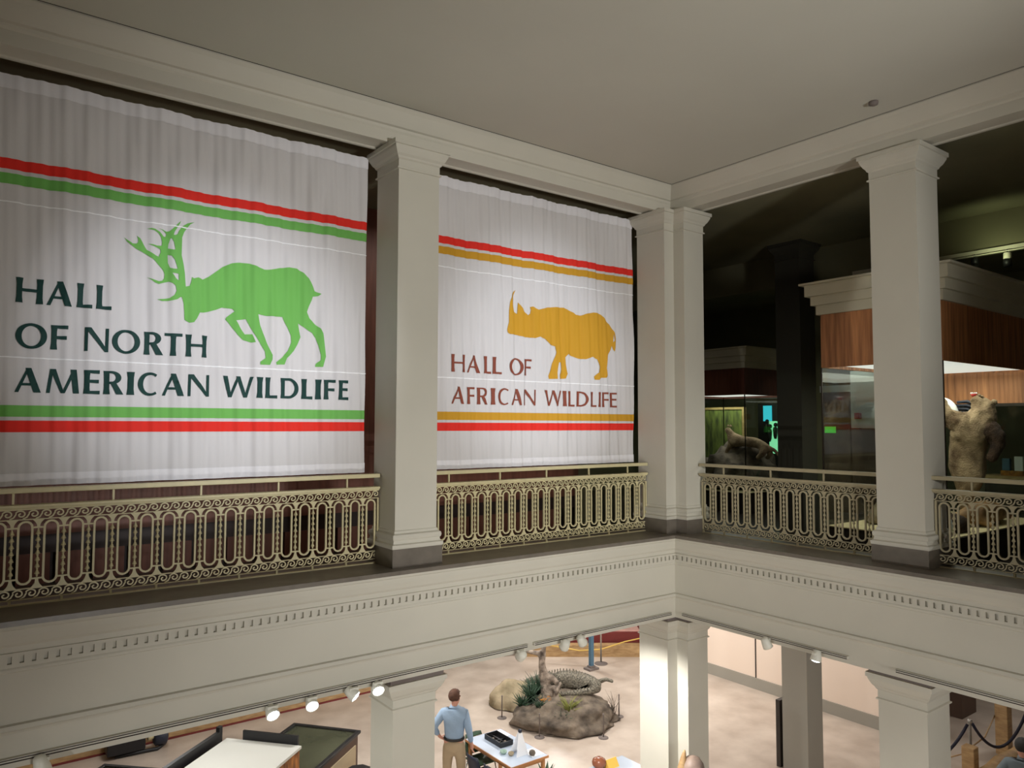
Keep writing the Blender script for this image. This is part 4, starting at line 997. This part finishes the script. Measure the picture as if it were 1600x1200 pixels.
grass('grass_clump', 'spiky dark green grass clump behind the others on the rock island', on_rock(-.75, .30, .38), 50, .40, .34, M['leaf'], 37)
grass('grass_clump', 'broad-bladed green clump at the far left tip of the rock island', on_rock(-1.0, -.10, .22), 40, .36, .32, M['leaf'], 38, w=.016)
grass('grass_tuft', 'olive grass tuft at the front of the rock island', on_rock(.10, -.60, .33), 46, .34, .30, M['leaf_yellow'], 34)
grass('grass_tuft', 'low dark grass tuft beside the olive tuft on the rock island', on_rock(-.08, -.72, .24), 30, .2, .24, M['leaf'], 35)
grass('dry_twig_tuft', 'dry brown twig tuft at the right tip of the rock island', on_rock(1.20, -.05, .12), 10, .45, .2, M['bark'], 36, w=.008)
o = blob('leaf_litter', M['orange_leaf'], None, (.16, .14, .05), on_rock(-.38, -.24, .52), 41, .5, 3, 3); tag(o, 'orange leaf litter heap on the rock island below the stump', 'leaf litter')
for i, (u, w, z, s, lab) in enumerate(((-.30, -.36, .45, .09, 'pale pebble below the orange leaf litter on the island'), (-.50, .1, .46, .11, 'pale stone between the grass clumps on the island'), (.28, -.38, .42, .12, 'brown stone under the alligator tail'), (.46, -.34, .42, .10, 'brown stone at the right under the alligator tail'))):
    o = blob('island_stone', M['rock_pale' if i < 2 else 'rock'], None, (s, s * .8, s * .8), on_rock(u, w, z), 50 + i, .3, 1.6, 3); tag(o, lab, 'stone')
# low stanchions round the island (clear cord)
for (x, y, lab) in ((9.45, 12.99, 'short grey stanchion left of the rock island'), (9.48, 11.76, 'short grey stanchion in front of the rock island, by the table'), (10.49, 10.99, 'short grey stanchion at the front right of the rock island'), (11.50, 11.57, 'short grey stanchion at the right tip of the rock island')):
    t = thing('short_stanchion', lab, 'stanchion', (x, y, F))
    mb = MB(); mb.lathe([(.10, 0), (.10, .01), (.02, .02)], 18); mb.build('base', M['matte'], t)
    mb = MB(); mb.lathe([(.013, .02), (.013, .44), (.018, .45), (.012, .47)], 10); mb.build('post', M['matte'], t)
# far barrier, blue post, tall stanchion
t = thing('tall_stanchion', 'tall pale stanchion with a round base beyond the alligator', 'stanchion', (13.63, 14.36, F))
mb = MB(); mb.lathe([(.17, 0), (.17, .015), (.05, .03), (.02, .05)], 20); mb.build('base', M['matte'], t)
mb = MB(); mb.lathe([(.022, .04), (.022, .96), (.03, .97), (.03, 1.0)], 12); mb.build('post', M['chrome'], t)
t = thing('blue_post', 'steel-blue square post with a dark foot beyond the alligator', 'post', (13.12, 14.18, F))
mb = MB(); mb.box(-.16, .16, -.12, .12, 0, .05); mb.box(-.08, .08, -.07, .07, .05, .10); mb.build('foot', M['matte'], t)
mb = MB(); mb.box(-.05, .05, -.045, .045, .10, 1.15); mb.build('post', M['blue'], t)
def slab_line(name, label, cat, a, b, th, z0, z1, m):
    a = Vector((*a, 0)); b = Vector((*b, 0)); d = (b - a).normalized(); n = Vector((-d.y, d.x, 0)) * th
    mb = MB(); mb.prism([(a.x, a.y), (b.x, b.y), (b.x + n.x, b.y + n.y), (a.x + n.x, a.y + n.y)], z0, z1)
    return one(name, mb, m, label, cat, base=(a.x, a.y, z0))
slab_line('timber_kerb', 'long light timber kerb on the floor beyond the alligator', 'kerb', (15.2, 13.9), (12.3, 16.05), -.25, F, F + .30, M['timber'])
slab_line('maroon_platform', 'maroon platform wall behind the timber kerb', 'platform', (15.25, 14.3), (12.4, 16.4), -1.6, F, F + .52, M['maroon'])
slab_line('pink_bed', 'pink gravel bed on the maroon platform', 'gravel bed', (15.27, 14.55), (12.6, 16.5), -1.3, F + .521, F + .56, M['pink'])
t = thing('platform_rail', 'dark metal rail above the pink gravel bed', 'rail', (15.2, 14.6, F + .56))
mb = MB(); mb.tube([(0, 0, .40), (-1.6, 1.19, .40)], .022, 8); mb.build('bar', M['black'], t)
mb = MB(); mb.tube([(-.75, .56, 0), (-.75, .56, .62)], .016, 8); mb.build('upright', M['black'], t)
mb = MB(); pts = [(15.25, 13.85, F + .60), (14.5, 14.35, F + .42), (13.65, 14.38, F + .36), (13.1, 14.6, F + .37), (12.6, 15.2, F + .45)]
mb.tube(pts, .016, 8); one('yellow_rope', mb, M['yellow'], 'yellow rope strung in front of the timber kerb', 'rope', base=pts[-1])
V, E_, Rr = chain([[(12.9, 15.75, F + .40, .10), (12.55, 16.1, F + .36, .14), (12.2, 16.35, F + .28, .13), (11.9, 16.4, F + .12, .10)]])
me = skin_mesh('fallen_log', V, E_, Rr, 2); me.materials.append(M['bark']); o = place('fallen_log', me); tag(o, 'curved brown log lying at the left end of the timber kerb', 'log')
# wooden plinth band at the far left
t = thing('wooden_plinth', 'long low wooden exhibit plinth across the far left of the ground floor', 'plinth', (3.0, 16.0, F))
mb = MB(); mb.box(-6, 6.4, .02, 1.4, 0, .56); mb.build('front_board', M['timber'], t)
mb = MB(); mb.box(-6, 6.4, 0, .05, 0, .035); tag(mb.build('kick_strip', M['maroon'], t), 'maroon strip at the foot')
t = thing('black_motor', 'black and brass machine standing against the wooden plinth', 'machine', (2.95, 15.72, F))
mb = MB(); mb.box(-.55, .10, -.12, .18, .08, .38); mb.build('housing', M['black'], t, .02)
mb = MB(); mb.lathe([(.10, 0), (.16, .03), (.16, .22), (.1, .25)], 18, (.25, 0, .22), axis=(1, 0, 0)); mb.build('drum', M['navy'], t)
mb = MB(); mb.lathe([(.06, 0), (.08, .02), (.06, .10)], 14, (.14, -.05, .28), axis=(1, 0, 0)); mb.build('collar', M['brass'], t)
mb = MB(); mb.tube([(.45, 0, .06), (.30, -.1, .03), (0, -.08, .04), (-.4, -.05, .04)], .035, 8); mb.build('foot_frame', M['black'], t)
mb = MB(); mb.tube([(.5, .1, .32), (.9, .12, .36), (1.05, .13, .36)], [.015, .015, .03], 8); mb.build('shaft', M['bronze'], t)
mb = MB(); mb.box(4.35, 4.85, 15.98, 16.03, F + .22, F + .42); one('dark_plaque', mb, M['brown_panel'], 'dark plaque fixed to the front of the wooden plinth', 'plaque')

# ------------------------------------------------------------ display boxes bottom left
def corner_box(name, label, c0, ux, uy, w, d, h, wall_m, rim_m, depth, inner_m, glass=True):
    t = thing(name, label, 'display case', (c0[0], c0[1], F), math.atan2(ux[1], ux[0]))
    mb = MB(); mb.box(.04, w - .04, -d + .04, -.04, 0, h - .05); mb.build('body', wall_m, t)
    mb = MB(); r = .07
    for q in ((0, w, -r, 0), (0, w, -d, -d + r), (0, r, -d + r, -r), (w - r, w, -d + r, -r)): mb.box(*q, h - .05, h)
    mb.build('rim', rim_m, t, .008)
    mb = MB(); mb.box(r, w - r, -d + r, -r, h - .049, h - .03); mb.build('interior', inner_m, t)
    if glass: mb = MB(); mb.box(r, w - r, -d + r, -r, h - .012, h - .006); mb.build('glass_pane', M['glass'], t)
    mb = MB(); mb.box(.1, w - .1, -d + .02, -d + .04, .15, h - .2); mb.build('side_panel', M['tan_box'], t)
    mb = MB(); mb.box(w - .04, w - .02, -d + .15, -.15, .15, h - .2); mb.build('side_panel', M['tan_box'], t)
    return t
corner_box('water_display_case', 'dark-rimmed display case with murky green contents and tan sides', (4.98, 13.14), (.63, -.777), None, 1.30, 1.62, .90, M['brown_panel'], M['black'], .1, M['murk'])
for i in range(7):
    pass
corner_box('low_display_case', 'black-rimmed display case mostly cut off by the bottom edge', (2.02, 13.34), (.70, -.714), None, 1.0, 1.4, .90, M['brown_panel'], M['black'], .1, M['black'])
t = thing('white_topped_box', 'large white-topped box with black fins and a burnt bark print side', 'display box', (3.47, 11.93, F), math.atan2(-.757, .653))
mb = MB(); mb.box(0.02, 1.23, -1.78, -.02, 0, 1.36); mb.build('box_body', M['bark_side'], t)
mb = MB(); mb.box(0, 1.25, -1.8, 0, 1.36, 1.40); tag(mb.build('white_top', M['box_white'], t), 'white top')
mb = MB(); mb.box(.26, 1.18, .015, .05, 1.20, 1.53); tag(mb.build('fin', M['black'], t), 'black upright fin along the back')
mb = MB(); mb.box(-.15, -.09, -1.4, .02, 1.20, 1.50); mb.box(-.15, -.09, -.06, .02, 1.5, 1.57); tag(mb.build('fin', M['black'], t), 'black upright fin along the left side')
t = thing('black_stool', 'small black octagonal stool beside the murky display case', 'stool', (5.42, 11.42, F))
mb = MB(); mb.lathe([(.24, .0), (.22, .04)], 8, smooth=False); mb.build('foot', M['black'], t)
mb = MB(); mb.lathe([(.05, .04), (.05, .50)], 10); mb.build('column', M['black'], t)
mb = MB(); mb.lathe([(.22, .50), (.24, .52), (.24, .56), (.22, .58)], 8, smooth=False); mb.build('seat', M['black'], t)

# ------------------------------------------------------------ bottom centre
t = thing('pedestal', 'narrow white pedestal in front of the corner pier, at the bottom edge', 'pedestal', (8.22, 6.93, F))
mb = MB(); mb.box(-.15, .15, -.15, .15, 0, 1.22); mb.build('shaft', M['white_metal'], t); mb = MB(); mb.box(-.17, .17, -.17, .17, 1.22, 1.26); mb.build('cap', M['white_metal'], t)
t = thing('domed_shell', 'grey-brown domed shell with an orange-brown peaked ridge, in front of the corner pier', 'shell', (8.24, 6.95, F + 1.26))
mb = MB(); mb.lathe([(.14, 0), (.165, .06), (.165, .18), (.14, .29), (.09, .36), (.03, .385), (0, .39)], 24, (.05, -.04, 0)); mb.build('dome', M['shell'], t)
mb = MB(); mb.loft([[(-.10 + .06 * k + (.085 * (1 - k) ** .6 + .004) * math.cos(u), .075 - .045 * k + (.085 * (1 - k) ** .6 + .004) * math.sin(u), .47 * k) for u in [2 * PI * i / 14 for i in range(14)]] for k in (0, .3, .55, .75, .88, .96, 1)], True); tag(mb.build('peak', M['timber'], t), 'orange-brown peaked ridge')
t = thing('side_table', 'small pale table cut off by the bottom edge, right of the demonstration table', 'table', (8.62, 8.55, F))
mb = MB(); mb.box(-.40, .36, -.42, .42, .725, .755); mb.build('table_top', M['tabletop'], t)
for sx in (-1, 1):
    for sy in (-1, 1):
        mb = MB(); mb.box(sx * .32 - .02, sx * .32 + .02, sy * .38 - .02, sy * .38 + .02, 0, .725); mb.build('leg', M['chrome'], t)
mb = MB(); mb.lathe([(0, 0), (.07, .01), (.11, .06), (.115, .10), (.10, .14), (.05, .17), (.02, .175), (0, .175)], 20); o = mb.build('glazed_pot', M['glazed']); o.location = (8.36, 8.86, F + .755); tag(o, 'round glazed brown pot at the bottom edge', 'pot')
mb = MB(); mb.loft([[(-.11, -.08, 0), (.11, -.08, 0), (.11, .08, 0), (-.11, .08, 0)], [(-.11, -.005, .12), (.11, -.005, .12), (.11, .005, .12), (-.11, .005, .12)]]); o = mb.build('paper_tent', M['orange']); o.location = (8.56, 8.80, F + .755); tag(o, 'orange yellow paper tent beside the glazed pot', 'paper')
t = thing('potted_plant', 'green leafed potted plant beside the right end of the table', 'plant', (8.22, 10.02, F))
mb = MB(); mb.lathe([(.07, 0), (.09, .14), (.10, .15), (.085, .15), (.08, .12), (0, .12)], 16); mb.build('pot', M['black'], t)
r5 = random.Random(5)
for i in range(9):
    mb = MB(); a = 2 * PI * i / 9; hh = r5.uniform(.28, .45)
    st = []
    for q in range(6):
        u = q / 5; w = .035 * math.sin(PI * min(.97, u + .05)); x = .16 * u; z = .12 + hh * (u - .25 * u * u)
        st.append([(x, -w, z), (x + .002, 0, z + .004), (x, w, z), (x - .002, 0, z - .002)])
    mb.loft(st, True); o = mb.build('leaf', M['leaf'], t); o.rotation_euler = (0, 0, a)

# ------------------------------------------------------------ rope barrier and timber at the lower right
t = thing('rope_stanchion', 'chrome stanchion holding two black rope ends, right of the lower column', 'stanchion', (14.55, 5.91, F))
mb = MB(); mb.lathe([(.17, 0), (.17, .015), (.05, .03)], 20); mb.build('base', M['chrome'], t)
mb = MB(); mb.lathe([(.024, .03), (.024, .95), (.04, .96), (.04, 1.0), (.03, 1.02)], 12); mb.build('post', M['chrome'], t)
t = thing('rope_stanchion', 'dark stanchion of the rope barrier at the right edge', 'stanchion', (15.95, 5.50, F))
mb = MB(); mb.lathe([(.17, 0), (.17, .015), (.05, .03)], 20); mb.build('base', M['black'], t)
mb = MB(); mb.lathe([(.024, .03), (.024, .95), (.04, .96), (.04, 1.0), (.03, 1.02)], 12); mb.build('post', M['black'], t)
def rope(label, a, b, sag):
    a = Vector(a); b = Vector(b); pts = []
    for i in range(17):
        u = i / 16; p = a.lerp(b, u); p.z -= sag * 4 * u * (1 - u); pts.append(tuple(p))
    mb = MB(); mb.tube(pts, .026, 8)
    c0 = MB(); 
    return one('barrier_rope', mb, M['rope'], label, 'rope', base=tuple(a))
rope('black barrier rope sagging right of the chrome stanchion', (14.60, 5.89, F + .93), (15.92, 5.51, F + .93), .50)
rope('black barrier rope falling left of the chrome stanchion', (14.50, 5.93, F + .93), (12.9, 6.5, F + .93), .52)
def post(label, loc, h, w):
    mb = MB(); mb.box(-w, w, -w, w, 0, h); o = mb.build('wooden_post', M['timber'], None, .015); o.location = loc; return tag(o, label, 'post')
post('short brown wooden post in front of the chrome stanchion', (14.05, 5.72, F), .74, .10)
post('brown wooden post behind the rope at the right edge', (16.1, 5.95, F), .95, .11)
mb = MB(); a = Vector((13.4, 5.55, F + .30)); b = Vector((16.3, 5.30, F + .52))
d = (b - a); n = 10
mb.tube([tuple(a + d * (i / n) + Vector((0, 0, .02 * math.sin(i * 2)))) for i in range(n + 1)], [.13 + .01 * math.sin(i * 1.7) for i in range(n + 1)], 12)
one('timber_beam', mb, M['timber'], 'long light timber beam lying on its supports at the lower right', 'beam', base=tuple(a))
for (x, y) in ((13.7, 5.52), (15.9, 5.34)):
    mb = MB(); mb.box(-.12, .12, -.14, .14, 0, .165 if x < 14 else .33); o = mb.build('support_block', M['rock']); o.location = (x, y, F); tag(o, 'stone block under the %s end of the timber beam' % ('left' if x < 14 else 'right'), 'block')
mb = MB(); mb.tube([(13.2, 6.4, F + .35), (14.05, 5.85, F + .56), (15.0, 5.85, F + .62), (16.05, 6.07, F + .70)], .012, 6); one('thin_cord', mb, M['timber'], 'thin tan cord strung between the brown wooden posts', 'cord', base=(13.2, 6.4, F))
t = thing('wooden_crate', 'brown wooden crate on the floor beyond the lower right column', 'crate', (17.6, 7.75, F))
mb = MB(); mb.box(-.35, .35, -.6, .6, 0, .62); mb.build('body', M['brown_panel'], t, .01)
mb = MB(); mb.box(-.38, .38, -.63, .63, .62, .68); mb.build('lid', M['timber'], t)
mb = MB(); mb.box(-.03, .5, -.04, .04, 0, 1.19); o = mb.build('partition_board', M['case_base']); o.location = (12.22, 8.19, F); tag(o, 'dark narrow partition board beside the grey column', 'board')

# ------------------------------------------------------------ light
w = bpy.data.worlds.new('hall'); scene.world = w; w.use_nodes = True
w.node_tree.nodes['Background'].inputs[0].default_value = (0.9, 0.86, 0.75, 1); w.node_tree.nodes['Background'].inputs[1].default_value = 0.0
def lamp_at(loc, size, power, aim, color=(1, .96, .9)):
    o = area_lamp(loc, size, power, color); o.rotation_mode = 'QUATERNION'
    o.rotation_quaternion = Vector((0, 0, -1)).rotation_difference((Vector(aim) - Vector(loc)).normalized()); return o
# ground-floor ceiling lamps under the galleries
for x, y in ((2.5, 10.5), (6.0, 11.5), (9.6, 10.6), (9.5, 13.6), (13.0, 12.0), (3.0, 14.0), (13.0, 15.5)):
    area_lamp((x, y, -1.25), (.6, .6), 40 if x < 4 else 72, (1, .985, .96))
for x, y in ((12.0, 5.2), (14.0, 8.8), (17.5, 5.5), (14.2, 11.0)):
    area_lamp((x, y, -1.25), (.5, .5), 25, (1, .97, .94))
# banner floods and hall floods (one added) on the far side of the light well
spot_lamp((3.4, -1.5, 3.6), (2.25, 8.1, 2.38), 2300, 24, 1.0, (.90, .94, 1.0), .12)
spot_lamp((6.2, -1.5, 3.6), (6.55, 8.1, 2.6), 1900, 24, 1.0, (.90, .94, 1.0), .12)
spot_lamp((4.6, -3.6, 2.0), (6.0, 7.4, 3.6), 1900, 68, 1.0, (1, .985, .94), .35)
spot_lamp((2.0, -3.8, -1.2), (1.8, 7.4, -.7), 330, 56, 1.0, (1, .98, .94), .1)  # extra spot added to brighten the left frieze
# track lamps on the two sides of the well behind the camera, plus one added
for x, a in ((1.5, (4.2, 7.5, -3.2)), (4.5, (6.5, 7.4, -2.6)), (6.5, (8.6, 7.3, -3.2))):
    spot_lamp((x, -3.8, -1.2), a, 520, 60, .8, (1, .985, .95))
for y, a in ((1.5, (8.7, 4.2, -3.0)), (4.0, (8.5, 7.0, -3.2))):
    spot_lamp((-3.8, y, -1.2), a, 520, 60, .8, (1, .985, .95))
spot_lamp((-3.8, 5.6, -1.2), (3.97, 7.85, -2.9), 800, 26, .8, (.97, 1, .93))  # added spot that brightens the lower column's left face
spot_lamp((7.5, 8.3, -1.3), (7.7, 10.1, F + .9), 130, 42, .7, (.97, .98, 1))
# showcase lights
area_lamp((12.1, 5.3, 2.42), (2.8, 1.4), 34, (1, .96, .84))
area_lamp((14.6, 10.85, 2.2), (1.6, 1.6), 14, (1, .98, .9))
area_lamp((15.9, 12.0, 2.3), (.3, 1.8), 12, (.95, 1, .75), (0, R(-25), 0))
area_lamp((15.3, 8.4, 3.2), (.3, .5), 3, (.95, 1, .95), (0, R(-30), 0))
# dim fill lights added behind the banners to brighten the gallery wall
area_lamp((2.2, 9.3, 4.7), (2.5, .5), 24, (1, .93, .85)); area_lamp((6.4, 9.3, 4.7), (2.5, .5), 24, (1, .93, .85))

# groups for the repeated things
GROUPS = {'square_column': 'square columns of the light well', 'balcony_railing': 'openwork balcony railings', 'light_track': 'light tracks', 'track_spotlight': 'track spotlights',
          'short_stanchion': 'short stanchions round the rock island', 'moulded_chair': 'moulded chairs at the demonstration table', 'grass_clump': 'grass clumps on the rock island',
          'grass_tuft': 'grass tufts', 'island_stone': 'stones on the rock island', 'wooden_post': 'wooden posts of the barrier', 'barrier_rope': 'black barrier ropes', 'rope_stanchion': 'stanchions of the rope barrier',
          'leaflet_box': 'leaflet boxes on the dark shelf', 'paper_sheet': 'paper sheets on the table', 'support_block': 'stone blocks under the timber beam'}
for o in scene.objects:
    if not o.parent and o.get('category'):
        b = o.name.split('.')[0]
        if b in GROUPS and 'group' not in o: o['group'] = GROUPS[b]

# ------------------------------------------------------------ camera
cam = bpy.data.cameras.new('camera'); cam.sensor_width = 36; cam.sensor_fit = 'HORIZONTAL'; cam.lens = 1158 / 1600 * 36; cam.clip_end = 100; cam.clip_start = .05
co = bpy.data.objects.new('camera', cam); COL.objects.link(co)
Rm = Matrix(((0.801361, -0.035066, -0.597153), (-0.598176, -0.042638, -0.80023), (0.002599, 0.998475, -0.055144)))
co.matrix_world = Matrix.Translation((0, 0, 1.6)) @ Rm.to_4x4()
scene.camera = co
vs = scene.view_settings; vs.view_transform = 'Standard'; vs.look = 'None'; vs.exposure = 0; vs.gamma = 1; vs.use_curve_mapping = False
scene.cycles.max_bounces = 8; scene.cycles.diffuse_bounces = 5; scene.cycles.use_denoising = True; scene.cycles.sample_clamp_indirect = 4
